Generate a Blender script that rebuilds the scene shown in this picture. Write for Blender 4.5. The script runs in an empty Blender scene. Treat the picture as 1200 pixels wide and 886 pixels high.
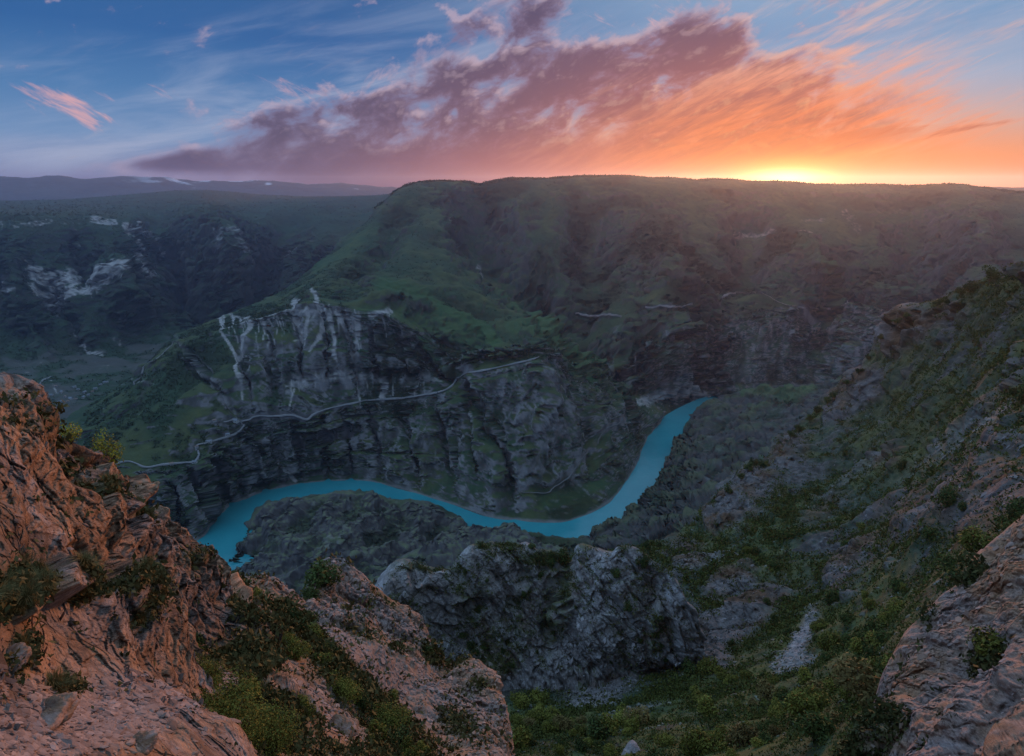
import bpy, math, random
import numpy as np
from concurrent.futures import ThreadPoolExecutor

R = math.radians
sc = bpy.context.scene
COL = sc.collection

# ------------------------------------------------------------------ camera
F_PX, CX, CY, PITCH = 700.0, 600.0, 443.0, R(18.0)      # survey of the photograph (1200 x 886)
CAM_Z = 700.0                                           # metres above the river
cam = bpy.data.cameras.new('camera')
cam.sensor_width = 36.0
cam.lens = 36.0 * F_PX / 1200.0
cam.clip_start, cam.clip_end = 0.1, 60000.0
cam_o = bpy.data.objects.new('camera', cam)
COL.objects.link(cam_o)
cam_o.location = (0, 0, CAM_Z)
cam_o.rotation_euler = (R(90) - PITCH, 0, 0)
sc.camera = cam_o

# ------------------------------------------------------------------ exposure and sampling
sc.view_settings.view_transform = 'Standard'
sc.view_settings.look = 'None'
sc.view_settings.gamma = 1.0
sc.view_settings.use_curve_mapping = False
sc.view_settings.exposure = 0.0
sc.cycles.max_bounces = 4
sc.cycles.diffuse_bounces = 2
sc.cycles.glossy_bounces = 2
sc.cycles.volume_bounces = 0
sc.cycles.use_denoising = True
sc.cycles.use_adaptive_sampling = False
sc.cycles.denoising_prefilter = 'NONE'

# ------------------------------------------------------------------ sun and sky
SUN_AZ, SUN_EL = 23.2, 1.2                             # degrees right of +Y, above the horizon
sun = bpy.data.lights.new('sun', 'SUN')
sun.energy = 4.5
sun.color = (1.0, 0.37, 0.14)
sun.angle = R(3.0)
sun_o = bpy.data.objects.new('sun', sun)
COL.objects.link(sun_o)
sun_o.rotation_euler = (R(90 - SUN_EL), 0, R(180 - SUN_AZ))
sun_o.location = (0, 0, 900)


def s2l(r, g, b):
    f = lambda c: c / 12.92 if c <= 0.04045 else ((c + 0.055) / 1.055) ** 2.4
    return (f(r / 255), f(g / 255), f(b / 255))


def ray(px, py):
    s = (np.asarray(px, float) - CX) / F_PX
    u = (CY - np.asarray(py, float)) / F_PX
    c, n = math.cos(PITCH), math.sin(PITCH)
    return s, c + u * n, -n + u * c


def pix2ae(px, py):
    x, y, z = ray(px, py)
    return float(np.degrees(np.arctan2(x, y))), float(np.degrees(np.arctan2(z, np.hypot(x, y))))


class S:
    """a tiny wrapper so that node maths reads like maths"""
    nt = None

    def __init__(self, sock): self.s = sock

    @staticmethod
    def op(kind, *a, clamp=False):
        n = S.nt.nodes.new('ShaderNodeMath')
        n.operation = kind
        n.use_clamp = clamp
        for i, v in enumerate(a):
            if isinstance(v, S): S.nt.links.new(v.s, n.inputs[i])
            else: n.inputs[i].default_value = v
        return S(n.outputs[0])

    def __add__(a, b): return S.op('ADD', a, b)
    __radd__ = __add__
    def __sub__(a, b): return S.op('SUBTRACT', a, b)
    def __rsub__(a, b): return S.op('SUBTRACT', b, a)
    def __mul__(a, b): return S.op('MULTIPLY', a, b)
    __rmul__ = __mul__
    def __truediv__(a, b): return S.op('DIVIDE', a, b)
    def sq(a): return S.op('MULTIPLY', a, a)
    def sat(a): return S.op('ADD', a, 0.0, clamp=True)


def expn(v): return S.op('EXPONENT', v)
def gauss(x, w): return expn((x * (1.0 / w)).sq() * -1.0)


def step(v, a, b):
    n = S.nt.nodes.new('ShaderNodeMapRange')
    n.interpolation_type = 'SMOOTHSTEP'
    S.nt.links.new(v.s, n.inputs['Value'])
    n.inputs['From Min'].default_value, n.inputs['From Max'].default_value = a, b
    return S(n.outputs['Result'])


def vec(x, y, z=0.0):
    n = S.nt.nodes.new('ShaderNodeCombineXYZ')
    for i, v in enumerate((x, y, z)):
        if isinstance(v, S): S.nt.links.new(v.s, n.inputs[i])
        else: n.inputs[i].default_value = v
    return S(n.outputs[0])


def noise(v, scale, detail=5.0, rough=0.55, dist=0.0):
    n = S.nt.nodes.new('ShaderNodeTexNoise')
    n.noise_dimensions = '3D'
    S.nt.links.new(v.s, n.inputs['Vector'])
    n.inputs['Scale'].default_value = scale
    n.inputs['Detail'].default_value = detail
    n.inputs['Roughness'].default_value = rough
    n.inputs['Distortion'].default_value = dist
    return S(n.outputs[0])


def mixc(f, a, b, mode='MIX'):
    n = S.nt.nodes.new('ShaderNodeMix')
    n.data_type = 'RGBA'
    n.blend_type = mode
    n.clamp_factor = True
    for s, v in ((n.inputs[0], f), (n.inputs[6], a), (n.inputs[7], b)):
        if isinstance(v, S): S.nt.links.new(v.s, s)
        elif isinstance(v, (int, float)): s.default_value = v
        else: s.default_value = (*v, 1.0)
    return S(n.outputs[2])


def ramp(v, lo, hi, stops):
    n = S.nt.nodes.new('ShaderNodeMapRange')
    S.nt.links.new(v.s, n.inputs['Value'])
    n.inputs['From Min'].default_value, n.inputs['From Max'].default_value = lo, hi
    r = S.nt.nodes.new('ShaderNodeValToRGB')
    S.nt.links.new(n.outputs['Result'], r.inputs['Fac'])
    el = r.color_ramp.elements
    while len(el) < len(stops): el.new(0.5)
    for e, (p, c) in zip(el, stops):
        e.position = (p - lo) / (hi - lo)
        e.color = (*s2l(*c), 1.0)
    return S(r.outputs['Color'])


def build_sky():
    w = bpy.data.worlds.new('World')
    sc.world = w
    w.use_nodes = True
    w.cycles.sampling_method = 'MANUAL'
    w.cycles.sample_map_resolution = 512
    nt = S.nt = w.node_tree
    bg = nt.nodes['Background']
    tc = nt.nodes.new('ShaderNodeTexCoord')
    sp = nt.nodes.new('ShaderNodeSeparateXYZ')
    nt.links.new(tc.outputs['Generated'], sp.inputs[0])
    x, y, z = (S(o) for o in sp.outputs)
    A = S.op('ARCTAN2', x, y) * (180 / math.pi)                 # azimuth, right of +Y
    E = S.op('ARCSINE', z) * (180 / math.pi)                    # elevation
    As, Es = pix2ae(922, 209)
    dA, dE = A - As, E - Es

    # clear air: cool side and sunset side, each by elevation
    cool = ramp(E, -4, 60, [(-4, (66, 60, 84)), (-0.4, (128, 122, 156)), (1.2, (134, 148, 188)), (3.6, (112, 150, 196)),
                            (7.0, (78, 128, 182)), (11, (48, 102, 164)), (22, (52, 92, 140)), (60, (50, 90, 140))])
    warm = ramp(E, -4, 60, [(-4, (110, 60, 50)), (-0.4, (222, 122, 78)), (2.0, (226, 158, 118)), (4.2, (196, 174, 172)),
                            (7.5, (146, 174, 206)), (11, (108, 156, 200)), (17, (150, 180, 212)), (24, (150, 176, 205)), (60, (50, 90, 140))])
    side = step(A, -18.0, 24.0) * (1.0 - step(A, 75.0, 140.0))
    air = mixc(side, cool, warm)
    back = step(S.op('ABSOLUTE', A), 95.0, 160.0)
    air = mixc(back * (1.0 - step(E, 5.0, 30.0)) * 0.6, air, s2l(104, 104, 148))

    # cloud noise: puffs on the cool side, streaks fanning up and to the right near the sun
    def P(px, py): return pix2ae(px, py)

    def rot(a0, e0, deg, sx, sy, Aq=None, Eq=None):
        Aq, Eq = Aq or A, Eq or E
        c, s = math.cos(R(deg)), math.sin(R(deg))
        u = ((Aq - a0) * c + (Eq - e0) * s) * (1 / sx)
        v = ((Eq - e0) * c - (Aq - a0) * s) * (1 / sy)
        return u, v

    def blob(px, py, rx, ry, deg=0.0, p=1.0):
        a0, e0 = P(px, py)
        u, v = rot(a0, e0, deg, rx / 13.0, ry / 13.0)
        return expn((u.sq() + v.sq()) * -1.0) * p

    u1, v1 = rot(0, 0, 14, 5.2, 3.0)
    puff_v = vec(u1, v1, 3.1)
    n1 = noise(puff_v, 1.0, 7.0, 0.58, 0.35)
    u1b, v1b = rot(-0.5, -0.55, 14, 5.2, 3.0)
    n1b = noise(vec(u1b, v1b, 3.1), 1.0, 4.0, 0.55, 0.35)
    u2, v2 = rot(As, Es, 21, 9.0, 1.15)
    n2 = noise(vec(u2, v2, 7.7), 1.0, 6.0, 0.56, 0.5)
    u3, v3 = rot(As, Es, 9, 11.0, 1.1)
    n3 = noise(vec(u3, v3, 1.9), 1.0, 6.0, 0.56, 0.4)

    # the great bank of cloud from the left to above the sun
    u6, v6 = rot(0, 0, 24, 2.6, 1.5)
    n6 = noise(vec(u6, v6, 4.2), 1.0, 6.0, 0.54, 0.7)
    u6b, v6b = rot(-0.35, -0.45, 24, 2.6, 1.5)
    n6b = noise(vec(u6b, v6b, 4.2), 1.0, 4.0, 0.6, 0.4)
    bank = (blob(250, 186, 90, 13, 4, 0.50) + blob(350, 160, 110, 26, 12, 0.55) + blob(470, 145, 120, 50, 14, 0.95) + blob(590, 125, 130, 66, 10, 0.85) +
            blob(560, 200, 320, 36, 2, 0.85) + blob(615, 40, 62, 50, 60, 0.62) + blob(796, 55, 44, 50, 75, 0.62) + blob(735, 100, 90, 50, 20, 0.55) +
            blob(700, 150, 150, 46, 6, 0.75) + blob(190, 192, 60, 7, 3, 0.30) + blob(865, 70, 34, 26, 50, 0.26) - blob(575, 62, 26, 14, 20, 0.40) - blob(700, 100, 30, 20, 10, 0.30) +
            blob(395, 108, 46, 14, 12, -0.30) + blob(880, 140, 120, 50, 16, 0.78) + blob(830, 95, 80, 46, 24, 0.46) + blob(965, 150, 120, 24, 10, 0.50) + blob(1060, 158, 90, 11, 7, 0.52) + blob(950, 90, 70, 22, 26, 0.30) - blob(655, 105, 16, 10, 0, 0.3))
    amp = 1.9
    low = step(E, 1.0, 5.5)                                        # towards the horizon the bank melts into an even veil
    shape = S.op('MINIMUM', bank, 0.95) - 0.30
    d1 = ((n1 - 0.5) * 1.35 + (n6 - 0.5) * 0.62) * (low * 0.75 + 0.25) * amp + shape
    d1b = ((n1b - 0.5) * 1.35 + (n6b - 0.5) * 0.62) * (low * 0.75 + 0.25) * amp + shape
    dens1 = step(d1, -0.06, 0.62)
    lit1 = step(d1, 0.0, 0.30) * (1.0 - step(d1b, 0.02, 0.45)) + step(d1 - d1b, 0.05, 0.35) * dens1 * 0.55
    # streaks round the sun
    fan = (blob(860, 175, 190, 34, 4, 0.62) + blob(890, 130, 120, 42, 22, 0.60) + blob(960, 92, 110, 26, 26, 0.46) + blob(820, 150, 150, 60, 12, 0.62) + blob(720, 175, 130, 36, 4, 0.40) +
           blob(1010, 168, 150, 26, 8, 0.55) + blob(1085, 98, 60, 16, 32, 0.34) + blob(900, 16, 46, 12, 14, 0.22) + blob(1000, 120, 90, 30, 24, 0.3))
    u7, v7 = rot(As, Es, 27, 5.0, 0.55)
    n7 = noise(vec(u7, v7, 2.7), 1.0, 6.0, 0.6, 0.6)
    d2 = (mixc_f(0.42, n2, n3) - 0.5) * 2.5 + (n7 - 0.5) * 1.1 + S.op('MINIMUM', fan, 0.52) - 0.24
    dens2 = step(d2, -0.05, 0.75)
    dark2 = step((n3 - 0.5) * 2.6 + (n7 - 0.5) * 0.8 + blob(1050, 156, 130, 13, 6, 0.62) + blob(880, 165, 120, 24, 8, 0.45) + blob(900, 125, 60, 10, 30, 0.35) + blob(760, 140, 80, 40, 10, 0.3) - 0.42, 0.0, 0.45)
    # small wisps on the cool side, thin veils
    u4, v4 = rot(0, 0, -28, 2.0, 0.55)
    n4 = noise(vec(u4, v4, 5.5), 1.0, 6.0, 0.6, 0.5)
    wis = (blob(64, 112, 30, 8, -24, 0.42) + blob(96, 128, 34, 9, -30, 0.5) + blob(60, 128, 20, 8, -20, 0.35) + blob(110, 148, 16, 5, -30, 0.35) + blob(188, 108, 13, 6, -28, 0.55) + blob(122, 113, 14, 6, -20, 0.35) +
           blob(330, 105, 50, 16, -5, 0.42) + blob(240, 190, 50, 10, 20, 0.40) + blob(700, 22, 20, 14, 0, 0.42) + blob(780, 20, 46, 16, 40, 0.42) + blob(620, 8, 50, 18, 30, 0.35))
    dens4 = step((n4 - 0.5) * 2.2 + wis - 0.30, 0.0, 0.75) * step(wis, 0.05, 0.2)
    u5, v5 = rot(0, 0, 12, 16.0, 2.6)
    veil = step(noise(vec(u5, v5, 9.0), 1.0, 6.0, 0.6, 0.6), 0.38, 0.72) * (blob(400, 105, 330, 50, 12, 0.85) + blob(1000, 90, 240, 60, 20, 0.5) + blob(120, 180, 260, 14, 2, 0.6) + blob(140, 60, 200, 16, 14, 0.25))

    # the colours the sun gives them
    near = expn((dA.sq() * (1 / 330.0) + dE.sq() * (1 / 70.0)) * -1.0)
    wide = expn((dA.sq() * (1 / 620.0) + dE.sq() * (1 / 60.0)) * -1.0)
    pinkband = expn((dA + 16.0).sq() * (-1 / 240.0)) * (1.0 - step(E, 0.5, 5.5))
    thick = step(d1, 0.15, 0.8)
    c1 = mixc(thick, s2l(138, 124, 158), s2l(84, 74, 106))
    c1 = mixc(wide * 0.85, c1, s2l(186, 112, 108))
    c1 = mixc(pinkband * 0.7, c1, s2l(196, 116, 118))
    c1 = mixc(near, c1, mixc(thick, s2l(240, 112, 32), s2l(184, 70, 30)))
    hi = mixc(near, mixc(wide, s2l(206, 186, 206), s2l(244, 190, 168)), s2l(255, 190, 110))
    c2 = mixc(near, mixc(wide, s2l(226, 200, 194), s2l(240, 148, 90)), s2l(250, 112, 14))
    c2d = mixc(near, s2l(160, 108, 112), s2l(204, 82, 28))

    sky = mixc(veil, air, mixc(wide, s2l(170, 182, 212), s2l(240, 204, 176)))
    glow_w = expn((dA.sq() * (1 / 460.0) + dE.sq() * (1 / 13.0)) * -1.0)
    sky = mixc(glow_w * 0.85, sky, s2l(244, 112, 26))
    sky = mixc(dens4 * 0.85, sky, mixc(wide, s2l(232, 176, 180), s2l(255, 206, 180)))
    edge = 1.0 - step(A, 26.0, 36.0)
    sky = mixc(dens1 * edge * 0.94, sky, c1)
    sky = mixc(lit1 * edge * 0.42, sky, hi)
    sky = mixc(dens2 * (0.25 + 0.75 * step(A, 3.0, 22.0)) * 0.88, sky, c2)
    sky = mixc(dark2 * dens2 * 0.8, sky, c2d)
    # haze glow along the horizon and the disc's own glare
    g2 = expn((dA.sq() * (1 / 120.0) + dE.sq() * (1 / 5.5)) * -1.0)
    sky = mixc(g2 * 0.85, sky, s2l(255, 138, 16))
    g3 = expn((dA.sq() * (1 / 13.0) + dE.sq() * (1 / 1.3)) * -1.0)
    sky = mixc(g3, sky, (1.35, 0.78, 0.06))
    g4 = expn((dA.sq() * (1 / 6.0) + dE.sq() * (1 / 0.34)) * -1.0)
    sky = mixc(g4, sky, (2.6, 2.1, 0.9))
    # the physical sky under it all
    ns = nt.nodes.new('ShaderNodeTexSky')
    ns.sky_type = 'NISHITA'
    ns.sun_disc = False
    ns.sun_elevation = R(SUN_EL)
    ns.sun_rotation = R(SUN_AZ)
    ns.altitude = 900
    phys = mixc(1.0, S(ns.outputs[0]), (0.05, 0.05, 0.05), 'MULTIPLY')
    sky = mixc(0.10, sky, phys)
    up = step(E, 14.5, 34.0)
    sky = mixc(up * 0.7, sky, (0.140, 0.205, 0.290))              # added blue-grey above the view, tuned to tint the fill light
    left_fill = expn((A + 80.0).sq() * (-1 / 3600.0))  # added fill from the unseen sky at left, to model the relief
    lift = up * (1.7 + left_fill * 5.2) + 1.0                     # sky above the view boosted as added fill light for the land
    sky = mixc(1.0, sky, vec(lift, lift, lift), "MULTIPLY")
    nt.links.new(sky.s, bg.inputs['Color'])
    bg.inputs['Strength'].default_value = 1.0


def mixc_f(f, a, b): return a * (1 - f) + b * f


build_sky()

# ------------------------------------------------------------------ numpy noise
POOL = ThreadPoolExecutor(4)
_rs = np.random.RandomState(7)
_PERM = np.tile(_rs.permutation(4096).astype(np.int32), 2)
_G = _rs.normal(size=(4096, 3)).astype(np.float32)
_G /= np.linalg.norm(_G, axis=1, keepdims=True)
_GX, _GY, _GZ = (np.ascontiguousarray(_G[:, k]) for k in range(3))
_RND = _rs.rand(4096, 6).astype(np.float32)


def chunked(fn, p, *a):
    n = len(p)
    if n < 60000: return fn(p, *a)
    k = 8
    return np.concatenate(list(POOL.map(lambda q: fn(q, *a), np.array_split(p, k))))


def _perlin(p):
    p = p.astype(np.float32)
    i = np.floor(p).astype(np.int32)
    f = p - i
    w = f * f * f * (f * (f * 6 - 15) + 10)
    out = 0
    i &= 4095
    for dx in (0, 1):
        hx = _PERM[(i[:, 0] + dx) & 4095]
        wx = w[:, 0] if dx else 1 - w[:, 0]
        fx = f[:, 0] - dx
        for dy in (0, 1):
            hy = _PERM[(hx + i[:, 1] + dy) & 4095]
            wy = (w[:, 1] if dy else 1 - w[:, 1]) * wx
            fy = f[:, 1] - dy
            for dz in (0, 1):
                h = _PERM[(hy + i[:, 2] + dz) & 4095]
                wz = (w[:, 2] if dz else 1 - w[:, 2]) * wy
                out = out + wz * (_GX[h] * fx + _GY[h] * fy + _GZ[h] * (f[:, 2] - dz))
    return out * 1.6


def perlin(p): return chunked(_perlin, p)


def fbm(p, octs=5, gain=0.5, lac=2.03):
    p = np.asarray(p, np.float64)
    v, a, t = 0, 1.0, 0
    for k in range(octs):
        v = v + a * perlin(p + 17.3 * k)
        t += a
        a *= gain
        p = p * lac
    return v / t


def ridged(p, octs=4, gain=0.55, lac=2.1):
    p = np.asarray(p, np.float64)
    v, a, t, w = 0, 1.0, 0, 1.0
    for k in range(octs):
        r = 1 - np.abs(perlin(p + 31.7 * k))
        r = r * r
        v = v + a * r * w
        w = np.clip(r * 1.5, 0, 1)
        t += a
        a *= gain
        p = p * lac
    return v / t


def _worley(p, jit):
    p = p.astype(np.float32)
    i = np.floor(p).astype(np.int32)
    f = p - i
    n = len(p)
    d1 = np.full(n, 9, np.float32); d2 = d1.copy()
    ident = np.zeros(n, np.int32)
    off = np.zeros((n, 3), np.float32)
    for dx in (-1, 0, 1):
        for dy in (-1, 0, 1):
            for dz in (-1, 0, 1):
                h = _PERM[(_PERM[(_PERM[(i[:, 0] + dx) & 4095] + i[:, 1] + dy) & 4095] + i[:, 2] + dz) & 4095]
                o = _RND[h, :3] * jit + (0.5 - jit / 2)
                v = f - o
                v[:, 0] -= dx; v[:, 1] -= dy; v[:, 2] -= dz
                d = np.sqrt((v * v).sum(1))
                c = d < d1
                d2 = np.where(c, d1, np.minimum(d2, d))
                d1 = np.where(c, d, d1)
                ident = np.where(c, h, ident)
                off = np.where(c[:, None], v, off)
    return np.column_stack([d1, d2, ident.astype(np.float32), off])


def worley(p, jit=0.9):
    r = chunked(_worley, np.asarray(p), jit)
    return r[:, 0], r[:, 1], r[:, 2].astype(np.int32), r[:, 3:6]


def blocks(p, size, tilt=0.8):
    """faceted fracture blocks: a tilted plane per cell, cracks between; about -1..1"""
    q = p / np.asarray(size, float)
    d1, d2, h, off = worley(q)
    rnd = _RND[h]
    plane = rnd[:, 3] - 0.5 + tilt * ((rnd[:, 4] - 0.5) * off[:, 0] + (rnd[:, 5] - 0.5) * off[:, 1] + (rnd[:, 3] - 0.5) * off[:, 2])
    crack = np.clip((d2 - d1) / 0.12, 0, 1)
    return plane * 1.2, crack, rnd[:, 4]


def sstep(x, a, b):
    t = np.clip((x - a) / (b - a), 0, 1)
    return t * t * (3 - 2 * t)


def lerp(a, b, t): return a + (b - a) * t


# ------------------------------------------------------------------ lofted land forms
def zat(px, py, D):
    x, y, z = ray(px, py)
    return CAM_Z + D * z / np.hypot(x, y)


def dat(px, py, zz):
    x, y, z = ray(px, py)
    return (zz - CAM_Z) * np.hypot(x, y) / z


def pt(px, py, D=None, z=None):
    """survey point -> (px, D, z)"""
    if D is None: D = float(dat(px, py, z))
    if z is None: z = float(zat(px, py, D))
    return (px, D, z)


def place(px, D, z):
    """azimuth column px, horizontal distance D, height z -> world point"""
    s = (px - CX) / F_PX
    k = s * math.cos(PITCH)
    a = np.arctan(k) + np.arcsin(np.clip(-s * (z - CAM_Z) * math.sin(PITCH) / D / np.sqrt(1 + k * k), -1, 1))
    return np.stack([D * np.sin(a), D * np.cos(a), z], -1)


def pixel(P):
    """world point -> photograph pixel of the survey"""
    c, n = math.cos(PITCH), math.sin(PITCH)
    X, Y, Z = P[..., 0], P[..., 1], P[..., 2] - CAM_Z
    fwd = Y * c - Z * n
    up = Y * n + Z * c
    return CX + F_PX * X / fwd, CY - F_PX * up / fwd


def pchip(x, y, q):
    x = np.asarray(x, float); y = np.asarray(y, float)
    if len(x) == 2: return np.interp(q, x, y)
    h = np.diff(x)
    sh = (-1,) + (1,) * (y.ndim - 1)
    hh = h.reshape(sh)
    d = np.diff(y, axis=0) / hh
    m = np.zeros_like(y)
    w1 = 2 * hh[1:] + hh[:-1]; w2 = hh[1:] + 2 * hh[:-1]
    ok = d[:-1] * d[1:] > 0
    with np.errstate(all='ignore'):
        m[1:-1] = np.where(ok, (w1 + w2) / (w1 / d[:-1] + w2 / d[1:]), 0)
    m[0], m[-1] = d[0], d[-1]
    m = np.nan_to_num(m)
    q = np.clip(q, x[0], x[-1])
    j = np.clip(np.searchsorted(x, q, 'right') - 1, 0, len(x) - 2)
    t = ((q - x[j]) / h[j]).reshape((-1,) + (1,) * (y.ndim - 1))
    hj = h[j].reshape(t.shape)
    return (y[j] * (1 + 2 * t) * (1 - t) ** 2 + m[j] * hj * t * (1 - t) ** 2 +
            y[j + 1] * t * t * (3 - 2 * t) + m[j + 1] * hj * t * t * (t - 1))


def normals(P):
    du = np.gradient(P, axis=1)
    dv = np.gradient(P, axis=0)
    n = np.cross(du, dv)
    n /= np.linalg.norm(n, axis=-1, keepdims=True) + 1e-12
    n *= np.where(n[..., 2:3] < -0.25, -1, 1)
    return n


class Loft:
    def __init__(self, rows, px0, px1, nu, nv):
        """rows: lists of (px, D, z) from the far side to the near; nv: vertices per row interval"""
        u = np.linspace(px0, px1, nu)
        K = []
        for r in rows:
            a = np.array(sorted(r))
            K.append(np.stack([np.exp(pchip(a[:, 0], np.log(a[:, 1]), u)), pchip(a[:, 0], a[:, 2], u)], -1))
        K = np.stack(K)                                           # rows x nu x 2
        k = [np.linspace(i, i + 1, n, endpoint=False) for i, n in enumerate(nv)]
        t = np.concatenate(k + [[len(nv)]])
        G = pchip(np.arange(len(rows)), K, t)
        self.P = place(u[None, :], G[..., 0], G[..., 1])
        self.shape = self.P.shape[:2]
        self.T = np.repeat(t[:, None], nu, 1)
        self.U, self.V = pixel(self.P)
        self.N = normals(self.P)

    def flat(self, a): return a.reshape(-1, a.shape[-1]) if a.ndim == 3 else a.reshape(-1)

    def push(self, off, along=None):
        """off: one number per vertex along the normal, or a vector per vertex"""
        off = np.asarray(off)
        off = off.reshape(self.shape + ((-1,) if off.size == self.P.size else ()))
        self.P = self.P + (off if off.ndim == 3 else off[..., None] * (self.N if along is None else along))
        self.N = normals(self.P)

    def smooth_dir(self, n=6):
        """the slope's broad facing, for breaking rock outwards"""
        a = self.N.copy()
        for _ in range(n):
            for ax in (0, 1):
                for k in (3, 5):
                    a = (a + np.roll(a, k, ax) + np.roll(a, -k, ax)) / 3
        a[:, :20] = self.N[:, :20] * 0.5 + a[:, :20] * 0.5
        return a / (np.linalg.norm(a, axis=-1, keepdims=True) + 1e-9)

    def furrow(self, lines):
        """valleys (negative) and ridges (positive): (survey points, depth in metres, half width in survey pixels)"""
        off = np.zeros(self.shape)
        wob = fbm(self.P.reshape(-1, 3) / 60 + 21, 3).reshape(self.shape)
        for pts, dep, w in lines:
            p = np.asarray(pts)
            box = (self.U0 > p[:, 0].min() - 4 * w) & (self.U0 < p[:, 0].max() + 4 * w) & (self.V0 > p[:, 1].min() - 4 * w) & (self.V0 < p[:, 1].max() + 4 * w)
            if not box.any(): continue
            d, t = seg_dist(self.U0[box] + 0.8 * w * wob[box], self.V0[box], p)
            off[box] += 1.5 * dep * np.exp(-(d / w) ** 2) * np.sin(np.clip(t, 0.03, 0.97) * math.pi) ** 0.5
        self.push(off)

    def build(self, name, mat, color, smooth=True, kind='structure'):
        self.col = np.clip(color.reshape(self.shape + (3,)), 0.003, 0.9)
        o = grid_object(name, self.P, self.col, mat, smooth)
        o['kind'] = kind
        self.obj = o
        return o

    def at(self, px, py, tmin=0.0):
        """the surface point that the survey saw at (px, py)"""
        U, V = pixel(self.P)
        d = (U - px) ** 2 + (V - py) ** 2
        d[self.T < tmin] = 1e9
        near = d < max(3.0, 1.5 * d.min() + 0.01)
        r = np.where(near, np.linalg.norm(self.P - np.array([0, 0, CAM_Z]), axis=-1) + 0.002 * d, 1e9)
        j = np.unravel_index(np.argmin(r), d.shape)
        return self.P[j], self.N[j]


def mesh_from(name, V, Fq, col=None, smooth=True):
    """V (n,3), Fq (m,4) or (m,3)"""
    me = bpy.data.meshes.new(name)
    V = np.ascontiguousarray(V, np.float32); Fq = np.ascontiguousarray(Fq, np.int32)
    m, k = Fq.shape
    me.vertices.add(len(V)); me.loops.add(m * k); me.polygons.add(m)
    me.vertices.foreach_set('co', V.ravel())
    me.loops.foreach_set('vertex_index', Fq.ravel())
    me.polygons.foreach_set('loop_start', np.arange(0, m * k, k, dtype=np.int32))
    me.polygons.foreach_set('use_smooth', np.full(m, smooth))
    if col is not None:
        at = me.color_attributes.new('albedo', 'FLOAT_COLOR', 'POINT')
        c4 = np.ones((len(V), 4), np.float32); c4[:, :3] = col
        at.data.foreach_set('color', c4.ravel())
    me.update(calc_edges=True)
    return me


def link(name, me, mat, parent=None):
    o = bpy.data.objects.new(name, me)
    COL.objects.link(o)
    if mat: me.materials.append(mat)
    o.parent = parent
    return o


def grid_object(name, P, col, mat, smooth=True):
    nv, nu = P.shape[:2]
    idx = np.arange(nv * nu).reshape(nv, nu)
    q = np.stack([idx[:-1, :-1], idx[1:, :-1], idx[1:, 1:], idx[:-1, 1:]], -1).reshape(-1, 4)
    return link(name, mesh_from(name, P.reshape(-1, 3), q, col.reshape(-1, 3), smooth), mat)


# ------------------------------------------------------------------ materials
def new_mat(name):
    m = bpy.data.materials.new(name)
    m.use_nodes = True
    S.nt = m.node_tree
    return m, m.node_tree.nodes['Principled BSDF']


def ground_mat(name, scale, bump, vary=0.35, rough=0.95, stretch=(1, 1, 1), spec=0.15):
    m, b = new_mat(name)
    nt = m.node_tree
    at = nt.nodes.new('ShaderNodeAttribute'); at.attribute_name = 'albedo'
    tc = nt.nodes.new('ShaderNodeTexCoord')
    mp = nt.nodes.new('ShaderNodeMapping'); mp.inputs['Scale'].default_value = stretch
    nt.links.new(tc.outputs['Object'], mp.inputs[0])
    v = S(mp.outputs[0])
    n = noise(v, scale, 6.0, 0.62)
    n2 = noise(v, scale * 6.3, 4.0, 0.6)
    f = (n - 0.5) * (2 * vary) + (n2 - 0.5) * vary + 1.0
    g = vec(f, f, f)
    c = mixc(1.0, S(at.outputs['Color']), g, 'MULTIPLY')
    nt.links.new(c.s, b.inputs['Base Color'])
    b.inputs['Roughness'].default_value = rough
    b.inputs['Specular IOR Level'].default_value = spec
    if bump:
        bp = nt.nodes.new('ShaderNodeBump')
        bp.inputs['Strength'].default_value = 0.8
        bp.inputs['Distance'].default_value = bump
        h = n + n2 * 0.35
        nt.links.new(h.s, bp.inputs['Height'])
        nt.links.new(bp.outputs[0], b.inputs['Normal'])
    return m


def plain_mat(name, color, rough=0.8, vary=0.2, scale=3.0, spec=0.2):
    m, b = new_mat(name)
    nt = m.node_tree
    tc = nt.nodes.new('ShaderNodeTexCoord')
    n = noise(S(tc.outputs['Object']), scale, 4.0, 0.6)
    c0 = tuple(max(0, c * (1 - vary)) for c in color); c1 = tuple(c * (1 + vary) for c in color)
    nt.links.new(mixc(n, c0, c1).s, b.inputs['Base Color'])
    b.inputs['Roughness'].default_value = rough
    b.inputs['Specular IOR Level'].default_value = spec
    return m


M_far = ground_mat('far_land', 0.02, 6.0, 0.35)
M_mid = ground_mat('valley_land', 0.06, 2.5, 0.40)
M_slope = ground_mat('stony_slope', 0.9, 0.45, 0.5)
M_rock = ground_mat('limestone', 5.0, 0.11, 0.5, 0.9, (1, 1, 1.6), 0.25)

# albedos
GRASS = np.array([0.031, 0.054, 0.026])
GRASS2 = np.array([0.060, 0.072, 0.026])
SCRUB = np.array([0.028, 0.040, 0.018])
SOIL = np.array([0.112, 0.102, 0.094])
ROCK = np.array([0.205, 0.192, 0.185])
PALE = np.array([0.35, 0.325, 0.30])
DARK = np.array([0.060, 0.055, 0.055])


def mixv(a, b, t): return a + (b - a) * np.asarray(t)[..., None]


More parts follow.
